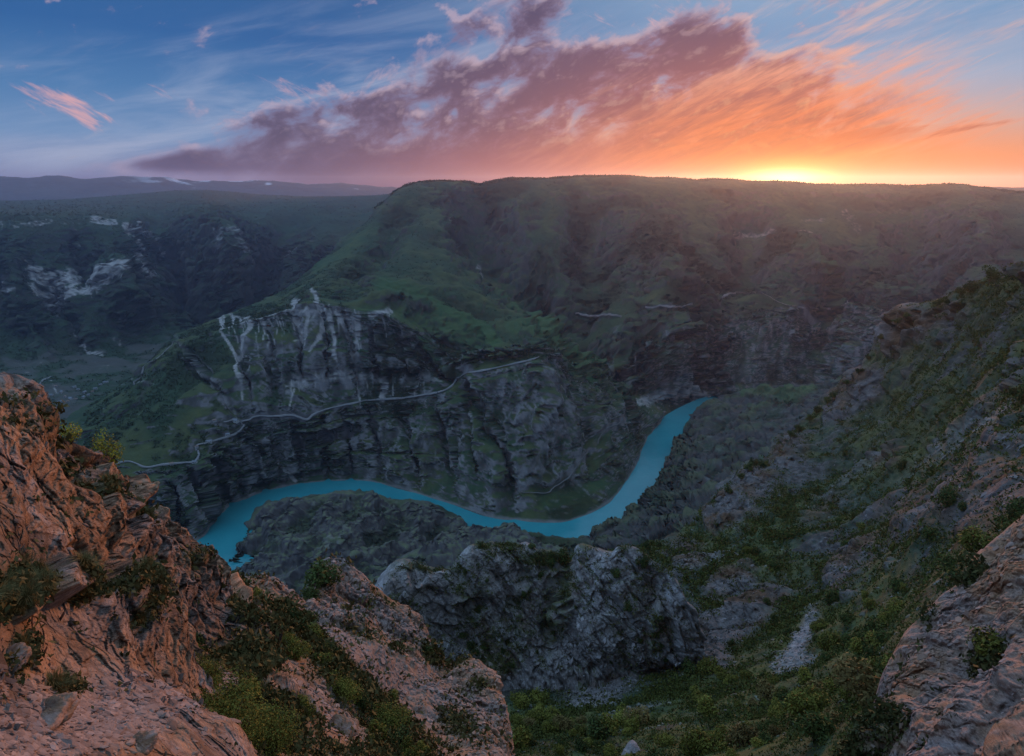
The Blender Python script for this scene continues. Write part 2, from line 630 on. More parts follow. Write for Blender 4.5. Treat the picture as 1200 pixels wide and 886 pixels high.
def seg_dist(U, V, pts):
    """distance in survey pixels to a polyline, and how far along it (0..1)"""
    best = np.full(U.shape, 1e9); along = np.zeros(U.shape)
    pts = np.asarray(pts, float)
    for i in range(len(pts) - 1):
        a, b = pts[i], pts[i + 1]
        d = b - a
        t = np.clip(((U - a[0]) * d[0] + (V - a[1]) * d[1]) / (d @ d + 1e-9), 0, 1)
        e = np.hypot(U - a[0] - t * d[0], V - a[1] - t * d[1])
        c = e < best
        best = np.where(c, e, best)
        along = np.where(c, (i + t) / (len(pts) - 1), along)
    return best, along


def streaks(L, lines, nz):
    """mask of pale marks: lines = [(points, width at start, width at end, strength)]"""
    m = np.zeros(L.shape)
    U, V = L.U0, L.V0
    for pts, w0, w1, s in lines:
        p = np.asarray(pts)
        box = (U > p[:, 0].min() - 12) & (U < p[:, 0].max() + 12) & (V > p[:, 1].min() - 12) & (V < p[:, 1].max() + 12)
        if not box.any(): continue
        d, t = seg_dist(U[box], V[box], p)
        w = lerp(w0, w1, t) * (1 + 0.8 * nz[box])
        m[box] = np.maximum(m[box], s * (1 - sstep(d, w * 0.4, w * 1.3)))
    return m


def drips(seed, line, n, l0, l1, w, s, lean=0.1):
    """many thin washes running down from a rim line"""
    g = np.random.RandomState(seed)
    pts = np.asarray(line, float)
    q = g.rand(n) * (len(pts) - 1)
    out = []
    for t in q:
        i = int(t); p = pts[i] + (pts[i + 1] - pts[i]) * (t - i)
        h = l0 + (l1 - l0) * g.rand() ** 2
        dx = lean * h * g.normal()
        out.append(([(p[0], p[1] + 2 * g.normal()), (p[0] + dx * 0.4 + 0.6 * g.normal(), p[1] + h * 0.5), (p[0] + dx, p[1] + h)], w * (0.5 + g.rand()), w * 0.4, s * (0.45 + 0.6 * g.rand())))
    return out


def land_disp(L, lam, amp, small, strata=0.0, strata_h=14.0, vert=0.22, seed=0.0, fade=None):
    """erosion: gullies running down the slope, roughness, and ledges on steep faces"""
    if not hasattr(L, 'U0'): L.U0, L.V0 = L.U.copy(), L.V.copy()
    P = L.P.reshape(-1, 3); N = L.N.reshape(-1, 3)
    steep = sstep(1 - N[:, 2], 0.05, 0.40)
    warp = fbm(P / (lam * 1.7) + seed, 3)
    q = P * np.array([1, 1, vert]) / lam + seed + 0.5 * warp[:, None]
    g = ridged(q, 4)
    L.gully = g.reshape(L.shape)
    off = (g - 0.55) * amp * (0.25 + 0.75 * steep) + fbm(P / small + seed, 5, 0.55) * small * 0.10
    if fade is not None: off = off * fade.reshape(-1)
    L.push(off)
    if strata:
        P = L.P.reshape(-1, 3)
        s = (P[:, 2] + 10 * fbm(P / (lam * 1.5) + 5, 3)) / strata_h
        k = perlin(np.stack([s, s * 0 + 3.3 + seed, P[:, 0] / 900], -1)) + 0.5 * perlin(np.stack([s * 2.7, s * 0 + 9.3, P[:, 0] / 500], -1))
        L.ledge = k.reshape(L.shape)
        h = L.N * np.array([1, 1, 0.0])
        st = sstep(1 - L.N[..., 2], 0.12, 0.4)
        L.push((h * (k.reshape(L.shape) * st * strata)[..., None]).reshape(-1, 3))
    else:
        L.ledge = np.zeros(L.shape)


# ------------------------------------------------------------------ the far country
def row(*spec):
    out = []
    for s in spec:
        if len(s) == 3: out.append(pt(*s))
        elif s[1] == 'D': out.append((s[0], s[2], s[3]))
        else: out.append(pt(s[0], s[1], z=s[3]))
    return out


def behind(r, dD, dz): return [(px, D + dD, z + dz) for px, D, z in r]


def snowy_mountains():
    top = row((-160, 206, 9300), (-60, 208, 9300), (0, 207, 9300), (30, 209, 9300), (62, 206, 9200), (100, 209, 9200), (150, 207, 9300), (185, 208, 9200),
              (215, 211, 9400), (245, 212, 9400), (300, 211, 9500), (335, 213, 9500), (365, 216, 9500), (400, 215, 9500), (440, 218, 9500), (520, 221, 9500))
    L = Loft([behind(top, 900, -200), top, behind(top, -700, -150), behind(top, -1900, -330)], -160, 520, 420, [8, 40, 20])
    land_disp(L, 700, 70, 300, 0, vert=0.5, seed=2.0)
    P, N = L.P, L.N
    nz = fbm(P.reshape(-1, 3) / 260, 4).reshape(L.shape)
    snow = sstep(nz + (P[..., 2] - 700) / 260 + 0.5 * N[..., 2], 0.62, 0.85) * sstep(L.U0, 120, 240)
    c = mixv(mixv(DARK * 1.3, SOIL * 0.8, sstep(nz, -0.3, 0.4)), np.array([0.75, 0.76, 0.8]), snow * 0.8)
    L.build('snowy_mountains', M_far, c)


def plateau():
    """the tableland on the left, its cliffs and the side valley with the village"""
    top = row((-200, 235, 6200), (0, 235, 6200), (60, 234, 6200), (110, 231, 6000), (160, 227, 6000), (215, 223, 6200), (260, 224, 6200), (310, 228, 6200),
              (370, 230, 6000), (430, 229, 5600), (470, 226, 5200), (540, 222, 5000))
    mid = row((-200, 242, 4600), (0, 242, 4600), (110, 241, 4600), (215, 238, 4700), (310, 241, 4700), (370, 240, 4500), (430, 246, 4300), (540, 250, 4100))
    rim = row((-200, 254, 3500), (0, 252, 3500), (60, 250, 3560), (110, 251, 3640), (150, 258, 3600), (180, 262, 3750), (215, 258, 3900), (260, 252, 4000),
              (310, 262, 3950), (350, 280, 3900), (400, 286, 3750), (470, 292, 3600), (540, 300, 3500))
    band = row((-200, 300, 3250), (0, 305, 3260), (60, 315, 3160), (110, 318, 3150), (150, 300, 3300), (180, 305, 3500), (215, 300, 3500), (260, 295, 3560),
               (310, 310, 3620), (350, 318, 3600), (400, 325, 3450), (470, 340, 3300), (540, 360, 3100))
    foot = row((-200, 352, 3080), (0, 350, 3080), (60, 352, 3020), (110, 350, 3000), (150, 340, 3080), (180, 345, 3200), (215, 345, 3180), (260, 345, 3250),
               (310, 350, 3300), (350, 358, 3250), (400, 370, 3150), (540, 420, 2900))
    low = row((-200, 430, 'z', 90), (0, 425, 'z', 95), (60, 418, 'z', 85), (120, 412, 'z', 70), (180, 402, 'z', 55), (260, 396, 'z', 50), (400, 420, 'z', 40), (540, 460, 'z', 30))
    floor = row((-200, 520, 'z', 70), (0, 505, 'z', 60), (60, 490, 'z', 48), (120, 470, 'z', 38), (180, 450, 'z', 30), (260, 450, 'z', 20), (400, 470, 'z', 10), (540, 500, 'z', 0))
    near = row((-200, 640, 'z', 40), (0, 610, 'z', 30), (60, 590, 'z', 20), (120, 570, 'z', 10), (260, 540, 'z', -5), (540, 580, 'z', -20))
    L = Loft([behind(top, 900, -150), top, mid, rim, band, foot, low, floor, near], -200, 540, 620, [6, 30, 50, 110, 90, 120, 110, 50])
    fade = 0.12 + 0.88 * sstep(L.T, 2.6, 3.2) * (1 - 0.8 * sstep(L.T, 5.6, 6.3))
    L.U0, L.V0 = L.U.copy(), L.V.copy()
    L.furrow([([(186, 262), (198, 300), (215, 345), (240, 380)], -140, 18), ([(240, 262), (262, 310), (290, 360)], 120, 24), ([(330, 275), (300, 330), (280, 380)], -120, 18), ([(380, 288), (370, 330), (340, 370)], 90, 18),
              ([(60, 300), (64, 350), (100, 405)], -50, 10), ([(130, 300), (150, 360), (190, 395)], 70, 18), ([(20, 290), (24, 360), (50, 415)], 50, 14), ([(90, 265), (98, 330)], -50, 10), ([(-20, 270), (-10, 340)], -50, 14)])
    land_disp(L, 300, 95, 160, 12.0, 26, 0.18, 4.0, fade)
    P, N = L.P.reshape(-1, 3), L.N.reshape(-1, 3)
    n1 = fbm(P / 130, 5).reshape(L.shape); n2 = fbm(P / np.array([60, 60, 22]) + 9, 4).reshape(L.shape)
    st = 1 - L.N[..., 2]
    c = mixv(GRASS * np.ones(L.shape + (1,)), SCRUB, sstep(n1, -0.2, 0.3))
    c = mixv(c, SOIL * 0.7, sstep(st + 0.25 * n1, 0.30, 0.62) * 0.75)
    c = mixv(c, DARK, sstep(L.gully, 0.75, 0.95) * 0.0 + sstep(-L.ledge, 0.15, 0.5) * sstep(st, 0.3, 0.6) * 0.5)
    c = mixv(c, SCRUB * 0.8, sstep(2.9 - L.T, 0, 0.4) * sstep(n1, -0.1, 0.25) * 0.8)
    marks = streaks(L, drips(6, [(40, 318), (85, 320)], 16, 10, 30, 2.2, 0.9) + drips(7, [(98, 330), (136, 322)], 12, 8, 22, 2.2, 0.9) + drips(8, [(148, 262), (184, 262)], 12, 8, 40, 2.0, 0.8) + drips(9, [(150, 302), (172, 308)], 8, 8, 22, 2.2, 0.9) + drips(10, [(248, 298), (292, 300)], 10, 6, 22, 2.0, 0.5) + drips(11, [(0, 262), (60, 256), (134, 256)], 22, 4, 18, 1.8, 0.45) + [
        ([(40, 322), (60, 328), (85, 323)], 9, 12, 1.0), ([(42, 342), (62, 346), (84, 342)], 9, 9, 0.8), ([(98, 340), (118, 334), (136, 326)], 8, 9, 0.95),
        ([(150, 308), (160, 316), (172, 322)], 8, 8, 0.9), ([(148, 264), (158, 282), (160, 300)], 5, 4, 0.8), ([(150, 266), (168, 268), (182, 266)], 6, 5, 0.85),
        ([(110, 258), (122, 260), (134, 260)], 5, 5, 0.75), ([(18, 268), (40, 262), (60, 258)], 3, 4, 0.5), ([(75, 262), (90, 278)], 4, 3, 0.4), ([(192, 270), (194, 280)], 4, 3, 0.5),
        ([(250, 308), (268, 302), (290, 306)], 7, 8, 0.55), ([(270, 318), (285, 314)], 6, 5, 0.5), ([(342, 292), (360, 288), (376, 296)], 6, 5, 0.5),
        ([(62, 348), (64, 362), (78, 378), (88, 394), (96, 404)], 2.2, 4, 0.6), ([(98, 404), (108, 412), (120, 417)], 4, 3, 0.7), ([(12, 340), (20, 356)], 3, 4, 0.6), ([(-6, 350), (6, 356)], 4, 3, 0.6),
        ([(134, 398), (142, 406)], 4, 3, 0.45), ([(138, 376), (140, 384)], 3, 3, 0.4), ([(84, 254), (88, 290)], 1.5, 2, 0.3),
        ([(20, 420), (34, 440), (40, 456)], 5, 3, 0.22), ([(44, 420), (52, 440)], 3, 2, 0.3), ([(60, 446), (66, 460)], 1.4, 1.2, 0.5),
        ([(88, 452), (104, 456)], 5, 3, 0.25), ([(100, 440), (126, 430)], 5, 3, 0.2)], 1.0 * n2)
    fine = 1.3 * fbm(P / np.array([13, 13, 60]) + 4, 4).reshape(L.shape)
    marks = sstep(marks * 1.1 + 0.7 * fine + 0.5 * n2 - 0.34, 0.0, 0.7) * np.minimum(1, marks * 2.2)
    c = mixv(c, SOIL * 0.85, sstep(L.T, 5.6, 6.1) * sstep(n1 + n2, -0.2, 0.25) * 0.6)
    c = mixv(c, PALE * (0.86 + 0.7 * np.clip(fine, -0.8, 0.5))[..., None], marks * 0.9)
    L.build('plateau', M_far, c)
    return L


def far_ridge():
    top = row((1060, 224, 6200), (1120, 221, 6200), (1145, 220, 6200), (1172, 219, 6300), (1215, 220, 6300), (1270, 216, 6300), (1400, 214, 6300))
    L = Loft([behind(top, 700, -140), top, behind(top, -900, -160), behind(top, -2000, -420)], 1060, 1400, 220, [6, 50, 20])
    land_disp(L, 400, 60, 200, 0, seed=8.0)
    c = mixv(SCRUB * np.ones(L.shape + (1,)), SOIL * 0.6, sstep(fbm(L.P.reshape(-1, 3) / 160, 4).reshape(L.shape), -0.1, 0.4))
    L.build('far_ridge', M_far, c)


ROADS = [[(284, 494), (300, 489), (330, 486), (345, 488), (356, 491), (366, 486), (380, 480), (400, 474), (425, 469), (450, 466), (472, 465), (500, 461), (522, 455), (535, 445), (545, 437), (562, 433), (580, 430), (600, 425), (618, 421), (632, 417)],
         [(100, 548), (130, 543), (150, 539), (172, 546), (190, 543), (210, 541), (227, 540), (231, 530), (230, 521), (245, 517), (258, 513), (272, 509), (282, 503), (286, 497), (276, 491), (262, 494)],
         [(757, 361), (775, 359), (795, 360), (812, 357)], [(675, 368), (695, 370), (715, 369), (730, 371)],
         [(846, 352), (850, 346), (866, 343), (884, 343), (898, 346), (908, 352), (920, 357), (940, 361), (958, 363), (976, 363), (988, 359), (993, 353)],
         [(700, 520), (704, 510), (715, 500), (727, 495), (731, 488)], [(158, 450), (155, 440), (160, 431), (172, 425), (186, 418), (198, 406), (205, 398)],
         [(610, 576), (640, 577), (650, 570), (666, 560), (680, 540), (690, 528)]]
ROAD_WIDTH = [2.7, 2.2, 3.2, 2.6, 3.0, 1.2, 1.8, 1.0]


def canyon_wall():
    """the long wall across the river: tableland rim, green shoulders, limestone cliff, road bench, river bank"""
    top = row((-120, 660, 1450), (20, 548, 1650), (80, 492, 1800), (150, 444, 1900), (200, 397, 1980), (240, 380, 2040), (275, 366, 2080), (330, 341, 2220), (370, 309, 2380), (400, 284, 2550),
              (425, 262, 2700), (450, 236, 2900), (466, 222, 3000), (482, 215, 3040), (520, 211, 3060), (545, 210, 3080), (562, 213, 3100), (600, 209, 3150), (640, 209, 3200),
              (672, 206, 3200), (700, 205, 3200), (735, 206, 3200), (762, 209, 3250), (790, 209, 3300), (815, 211, 3300), (840, 210, 3300), (900, 212, 3400),
              (960, 216, 3500), (1000, 217, 3500), (1040, 216, 3600), (1090, 216, 3600), (1120, 217, 3600), (1145, 221, 3700), (1200, 225, 3800), (1400, 230, 4000))
    up = row((-120, 676, 1400), (20, 562, 1590), (80, 506, 1690), (150, 456, 1760), (200, 408, 1840), (240, 388, 1900), (275, 373, 1940), (330, 349, 2030), (370, 322, 2120), (400, 302, 2230),
             (425, 285, 2330), (450, 268, 2430), (482, 254, 2560), (520, 250, 2630), (562, 268, 2700), (600, 276, 2700), (640, 272, 2640), (700, 268, 2700),
             (760, 262, 2800), (840, 262, 2880), (900, 262, 2950), (960, 264, 3000), (1040, 262, 3080), (1145, 262, 3150), (1400, 264, 3300))
    shoulder = row((-120, 692, 1360), (20, 576, 1530), (80, 520, 1600), (150, 466, 1650), (200, 416, 1740), (240, 394, 1790), (275, 378, 1830), (330, 357, 1860), (370, 338, 1870), (400, 330, 1880), (425, 325, 1900), (450, 322, 1930),
                   (482, 322, 1960), (520, 326, 1950), (562, 338, 1930), (600, 350, 1940), (640, 352, 2060), (690, 340, 2300), (760, 330, 2420), (840, 322, 2480), (900, 322, 2520),
                   (960, 320, 2600), (1040, 318, 2700), (1145, 315, 2800), (1400, 315, 2900))
    clifftop = row((-120, 700, 1320), (20, 585, 1470), (80, 532, 1520), (150, 492, 1540), (200, 436, 1630), (240, 404, 1700), (275, 382, 1730), (330, 366, 1700), (370, 354, 1690), (400, 358, 1660), (425, 364, 1640), (450, 366, 1630),
                   (482, 378, 1610), (520, 396, 1570), (562, 410, 1530), (600, 411, 1490), (628, 411, 1475), (655, 418, 1530), (690, 422, 1680), (740, 410, 1900), (790, 396, 2080), (840, 375, 2250), (900, 362, 2350),
                   (960, 362, 2420), (1040, 355, 2500), (1145, 350, 2600), (1400, 350, 2700))
    road = row((-120, 725, 1270), (20, 612, 1390), (80, 565, 1430), (150, 540, 1420), (200, 536, 1390), (240, 517, 1405), (275, 500, 1440), (330, 486, 1470), (370, 482, 1475), (400, 474, 1485), (425, 469, 1490), (450, 467, 1485),
               (482, 464, 1475), (520, 455, 1465), (562, 433, 1455), (600, 424, 1445), (628, 418, 1445), (655, 440, 1450), (690, 458, 1520), (740, 455, 1720), (790, 440, 1920), (840, 420, 2100), (900, 405, 2230),
               (960, 402, 2300), (1040, 400, 2360), (1145, 400, 2420), (1400, 400, 2500))
    bank = row((-120, 800, 'z', 2), (20, 740, 'z', 2), (100, 700, 'z', 2), (180, 660, 'z', 1), (238, 628, 'z', 0), (255, 602, 'z', 0), (290, 583, 'z', 0), (340, 569, 'z', 0), (420, 563, 'z', 0), (470, 573, 'z', 0),
               (530, 591, 'z', 0), (590, 609, 'z', 0), (650, 613, 'z', 0), (690, 603, 'z', 0), (722, 580, 'z', 0), (745, 545, 'z', 0), (760, 512, 'z', 0), (785, 488, 'z', 0), (815, 475, 'z', 0),
               (850, 470, 'z', 2), (900, 466, 'z', 4), (1000, 464, 'z', 6), (1400, 470, 'z', 10))
    under = [(px, D * 0.955, -28) for px, D, z in bank]
    L = Loft([behind(top, 700, -170)[0:0] or [(px, D + (120 if px < 460 else 700), z - (70 if px < 460 else 150)) for px, D, z in top],
              top, up, shoulder, clifftop, road, bank, under], -120, 1400, 1250, [5, 70, 85, 80, 150, 210, 20])
    fade = 0.45 + 0.55 * sstep(L.T, 2.6, 3.4)
    fade *= 1 - 0.85 * sstep(L.T, 5.75, 5.98)
    fade *= 1 - 0.6 * np.exp(-((L.T - 1) / 0.12) ** 2)
    fade *= 1 - 0.5 * sstep(L.T, 4.6, 5.0)
    fade *= 1 - 0.68 * sstep(L.T, 3.6, 3.9) * (1 - sstep(L.T, 4.7, 5.1)) * (1 - sstep(L.U, 480, 560))
    L.U0, L.V0 = L.U.copy(), L.V.copy()
    L.furrow([([(545, 240), (560, 275), (600, 312), (650, 352), (700, 395), (760, 445), (812, 470)], -110, 24), ([(848, 360), (832, 420), (838, 462)], -75, 14), ([(1010, 300), (985, 350), (950, 420)], -80, 22),
              ([(585, 315), (630, 368), (690, 420), (750, 466)], 30, 9), ([(925, 275), (958, 318), (990, 350)], 55, 15), ([(760, 250), (790, 330), (780, 420)], 60, 26), ([(690, 240), (700, 300), (690, 340)], -60, 26),
              ([(480, 240), (450, 290), (400, 330)], -40, 14), ([(620, 240), (600, 280)], 40, 16), ([(880, 240), (880, 300), (860, 350)], -60, 24), ([(1060, 250), (1080, 320), (1060, 390)], -70, 26), ([(1130, 250), (1150, 320)], 60, 26),
              ([(500, 348), (545, 375), (585, 400)], 16, 8), ([(470, 360), (510, 385), (545, 412)], -22, 9), ([(425, 352), (470, 350), (510, 366)], 16, 8), ([(600, 372), (620, 395), (628, 410)], 18, 9),
              ([(487, 395), (520, 430), (560, 480), (590, 540), (606, 598)], -30, 8), ([(630, 428), (640, 480), (650, 540)], 16, 9), ([(560, 450), (572, 500), (586, 560)], 14, 7), ([(665, 450), (690, 510), (700, 560)], -24, 8),
              ([(720, 460), (735, 500)], 16, 8), ([(748, 470), (752, 510)], -20, 6), ([(700, 480), (715, 530)], 12, 6),
              ([(252, 530), (266, 558), (272, 588)], -24, 4.5), ([(226, 552), (238, 580), (246, 612)], -26, 5), ([(286, 506), (300, 536), (310, 572)], -20, 4.5), ([(196, 560), (212, 600), (222, 630)], -24, 5), ([(168, 575), (186, 620)], -22, 5),
              ([(262, 524), (280, 552), (288, 580)], 9, 4), ([(238, 545), (252, 575), (258, 600)], 10, 4.5), ([(310, 500), (326, 540), (332, 566)], 8, 5), ([(345, 496), (350, 530), (352, 562)], -14, 4), ([(378, 492), (384, 530), (384, 560)], -14, 4), ([(404, 484), (408, 530), (410, 560)], -15, 4), ([(432, 478), (440, 520), (446, 560)], -16, 4.5),
              ([(470, 474), (480, 520), (490, 570)], -16, 4.5), ([(508, 468), (524, 520), (536, 580)], -16, 5), ([(540, 455), (548, 500), (560, 560)], -12, 4),
              ([(280, 400), (290, 440), (296, 480)], -14, 4), ([(312, 376), (318, 420), (326, 470)], -14, 4.5), ([(346, 356), (352, 400), (356, 450)], -16, 4.5), ([(378, 362), (384, 410), (386, 460)], -16, 4.5), ([(404, 372), (414, 410), (420, 460)], -18, 4), ([(436, 374), (444, 420), (450, 450)], -16, 5), ([(470, 386), (478, 420), (484, 455)], -14, 5),
              ([(204, 396), (224, 424), (256, 456), (280, 490)], -14, 5)])
    lat = fbm(L.P.reshape(-1, 3) * np.array([1, 1, 0.2]) / 160 + 31, 3).reshape(L.shape)
    for t0, t1, amp, x0, x1 in ((4.0, 4.30, 24, 200, 660), (4.50, 4.72, 16, 180, 640), (4.02, 4.25, 16, 640, 1300), (5.18, 5.42, 15, 150, 760), (5.55, 5.75, 12, 150, 780), (2.4, 2.6, 18, 640, 1300), (1.35, 1.5, 16, 800, 1300)):
        tt = L.T + 0.05 * lat
        k = sstep(tt, t0 - 0.012, t0 + 0.012) * (1 - sstep(tt, t0 + 0.02, t1)) * sstep(L.U0, x0, x0 + 60) * (1 - sstep(L.U0, x1 - 60, x1)) * np.clip(0.75 + 1.1 * lat, 0, 1.3)
        L.push((k * amp)[..., None] * (np.array([-0.1, -0.95, 0.3])))
    land_disp(L, 230, 125, 110, 3.5, 16, 0.16, 0.0, fade)
    P = L.P.reshape(-1, 3)
    L.push((ridged(P * np.array([1, 1, 0.2]) / 62 + 4, 4) - 0.5) * 30 * (fade * sstep(1 - L.N[..., 2], 0.08, 0.35)).reshape(-1))
    # road benches: the ground is levelled along the tracks
    bench = np.full(L.shape, 99.0)
    for pts in ROADS:
        bench = np.minimum(bench, seg_dist(L.U0, L.V0, pts)[0])
    Q = L.P.copy()
    for _ in range(3):
        for ax in (0, 1):
            acc = Q.copy()
            for k in range(1, 7): acc = acc + np.roll(Q, k, ax) + np.roll(Q, -k, ax)
            Q = acc / 13
    bm = (1 - sstep(bench, 2.5, 6.5)) * (L.T > 1.2)
    L.P = L.P + (Q - L.P) * bm[..., None]
    L.N = normals(L.P)
    P = L.P.reshape(-1, 3)
    n1 = fbm(P / 110, 5).reshape(L.shape); n2 = fbm(P / np.array([26, 26, 44]) + 4, 5).reshape(L.shape); n3 = fbm(P / np.array([26, 26, 140]) + 4, 4).reshape(L.shape)
    st = 1 - L.N[..., 2]
    U, V, T = L.U0, L.V0, L.T
    c = mixv(GRASS * np.ones(L.shape + (1,)), GRASS2, sstep(n1, -0.1, 0.35))
    c = mixv(c, SCRUB * 0.9, sstep(n2 + 0.4 * n1, 0.0, 0.4) * 0.8)
    c = mixv(c, SOIL * 0.62, sstep(st + 0.25 * n1 + 0.1 * n3, 0.22, 0.52) * 0.9)
    c = mixv(c, SCRUB * 0.6, sstep(0.50 - L.gully, 0.0, 0.25) * 0.8)
    c = mixv(c, GRASS2 * 1.15, sstep(L.gully, 0.62, 0.9) * sstep(0.4 - st, 0.0, 0.2) * 0.6)
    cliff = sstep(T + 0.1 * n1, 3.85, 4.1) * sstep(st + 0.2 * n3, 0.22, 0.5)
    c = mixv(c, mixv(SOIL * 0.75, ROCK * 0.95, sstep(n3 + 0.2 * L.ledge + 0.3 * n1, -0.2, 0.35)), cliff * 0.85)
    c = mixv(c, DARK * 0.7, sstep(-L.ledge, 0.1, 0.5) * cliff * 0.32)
    c = mixv(c, SCRUB * 0.7, sstep(0.42 - L.gully, 0.0, 0.2) * sstep(st, 0.1, 0.3) * 0.75)
    c = mixv(c, SCRUB * 0.8, sstep(-n3 + 0.5 * n1, 0.1, 0.5) * cliff * 0.45)
    c = mixv(c, ROCK * 1.15, sstep(st, 0.52, 0.85) * cliff * sstep(n3 + n2, -0.5, 0.2) * 0.8)
    # green folds on the shoulder that runs down to the end of the spur
    green = streaks(L, [([(450, 335), (500, 352), (540, 372), (580, 402)], 12, 10, 0.9), ([(425, 368), (470, 366), (520, 380), (560, 408)], 8, 8, 0.6), ([(495, 395), (520, 420), (536, 438)], 4, 4, 0.8),
                        ([(590, 330), (620, 360), (640, 385), (680, 415), (740, 455)], 7, 5, 0.9), ([(630, 385), (680, 430), (730, 465)], 7, 5, 0.8), ([(600, 385), (640, 400)], 10, 8, 0.7),
                        ([(720, 400), (760, 440), (790, 465)], 4, 4, 0.5), ([(760, 395), (790, 430)], 4, 3, 0.4), ([(930, 290), (960, 320), (985, 345)], 9, 6, 0.5), ([(370, 312), (400, 296), (440, 262)], 8, 6, 0.5),
                        ([(640, 590), (680, 575), (710, 565)], 9, 8, 0.4)], 0.8 * n1)
    c = mixv(c, np.array([0.045, 0.088, 0.030]), green * 0.8)
    pale = streaks(L, drips(1, [(256, 368), (300, 373), (340, 362), (390, 364), (425, 368)], 46, 6, 46, 1.2, 0.8) + drips(2, [(328, 446), (380, 440), (446, 440), (480, 444), (516, 442)], 40, 5, 22, 1.6, 0.6) +
                   drips(3, [(210, 560), (260, 545), (320, 530), (420, 520), (520, 530)], 40, 6, 30, 1.0, 0.28) + drips(4, [(560, 440), (600, 432), (640, 440)], 14, 6, 26, 1.6, 0.4) + drips(5, [(436, 368), (462, 364)], 8, 6, 30, 1.2, 0.7) + [
        ([(254, 367), (300, 373), (340, 364), (388, 366)], 1.6, 2.4, 0.45), ([(256, 368), (266, 398), (277, 418), (281, 444)], 2.6, 2, 0.8), ([(298, 376), (286, 396), (279, 420)], 3.2, 1.8, 0.75),
        ([(345, 352), (349, 378), (352, 396)], 5, 2, 0.85), ([(362, 362), (358, 392), (356, 405)], 3.4, 1.6, 0.7), ([(366, 340), (378, 364), (374, 396), (364, 412)], 3, 2.5, 0.75),
        ([(388, 370), (392, 398), (396, 424)], 3.4, 1.4, 0.75), ([(398, 370), (410, 396), (417, 428)], 3.6, 2.0, 1.0), ([(420, 371), (418, 400), (417, 430)], 3.6, 2.0, 1.0),
        ([(396, 368), (410, 373), (423, 371)], 3, 3, 0.9), ([(417, 430), (419, 452), (422, 480)], 1.4, 1.2, 0.8), ([(438, 369), (458, 363)], 5, 4, 0.7), ([(300, 390), (305, 430)], 1.6, 1.2, 0.4), ([(316, 378), (318, 410)], 1.8, 1, 0.4),
        ([(330, 384), (332, 420)], 2, 1, 0.35), ([(345, 400), (372, 366)], 2, 2, 0.5), ([(438, 376), (440, 400)], 1.6, 1, 0.4), ([(462, 368), (470, 392)], 1.6, 1, 0.3),
        ([(330, 447), (352, 450), (380, 442), (405, 441), (446, 440)], 6, 6, 0.45), ([(470, 446), (490, 440), (515, 444)], 6, 5, 0.45), ([(450, 446), (447, 466)], 2, 6, 0.75), ([(355, 455), (330, 462)], 4, 3, 0.3),
        ([(282, 440), (284, 470)], 2, 1.4, 0.5), ([(345, 455), (338, 480)], 2, 1.2, 0.6), ([(300, 455), (322, 452)], 4, 4, 0.25),
        ([(203, 392), (222, 420), (252, 450), (276, 482)], 5, 4, 0.33), ([(158, 432), (156, 446), (168, 450)], 1.2, 1.2, 0.5), ([(150, 462), (172, 470)], 3, 1.5, 0.18), ([(128, 452), (185, 449)], 1.2, 1.2, 0.3), ([(120, 478), (165, 486)], 1.5, 1, 0.3),
        ([(325, 540), (335, 552), (346, 562)], 1.4, 3.2, 0.75), ([(600, 430), (622, 424)], 4, 5, 0.35), ([(585, 440), (610, 450)], 6, 5, 0.22),
        ([(728, 378), (724, 400), (722, 424)], 4, 3, 0.3), ([(770, 470), (795, 462), (812, 458)], 9, 8, 0.62), ([(824, 452), (834, 462), (828, 470)], 12, 9, 0.62),
        ([(868, 263), (886, 260), (906, 266)], 3, 3, 0.4), ([(862, 272), (866, 262)], 3, 2, 0.4), ([(990, 248), (1000, 258), (1006, 266)], 6, 7, 0.3), ([(940, 260), (965, 258)], 3, 3, 0.35), ([(935, 275), (958, 276)], 2.4, 2, 0.4),
        ([(1030, 244), (1060, 240)], 4, 4, 0.22), ([(1085, 262), (1110, 258), (1130, 248)], 6, 5, 0.2), ([(1130, 310), (1150, 290), (1170, 282)], 5, 4, 0.25), ([(1180, 290), (1200, 270)], 5, 4, 0.2),
        ([(570, 282), (574, 290)], 4, 3, 0.55), ([(562, 276), (566, 280)], 3, 2, 0.3), ([(526, 250), (528, 256)], 1.5, 1.5, 0.4),
        ([(640, 606), (660, 602), (700, 596)], 2.5, 2, 0.22), ([(610, 585), (640, 578), (650, 572)], 1.2, 1.2, 0.25), ([(885, 330), (912, 334)], 3, 3, 0.25), ([(905, 358), (880, 346)], 2, 2, 0.2)], 0.9 * n2)
    fine = fbm(P / np.array([13, 13, 90]) + 4, 4).reshape(L.shape)
    pale = sstep(pale * 1.15 + 0.5 * fine + 0.2 * n2 - 0.18, 0.0, 0.7) * np.minimum(1, pale * 2.2)
    c = mixv(c, PALE * (0.82 + 0.5 * np.clip(fine + 0.5 * n2, -0.7, 0.6))[..., None], pale * 0.92)
    # bare river bank just above the water
    c = mixv(c, np.array([0.17, 0.165, 0.155]), sstep(T + 0.04 * n2, 5.93, 5.98) * 0.75)
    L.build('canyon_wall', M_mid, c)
    return L


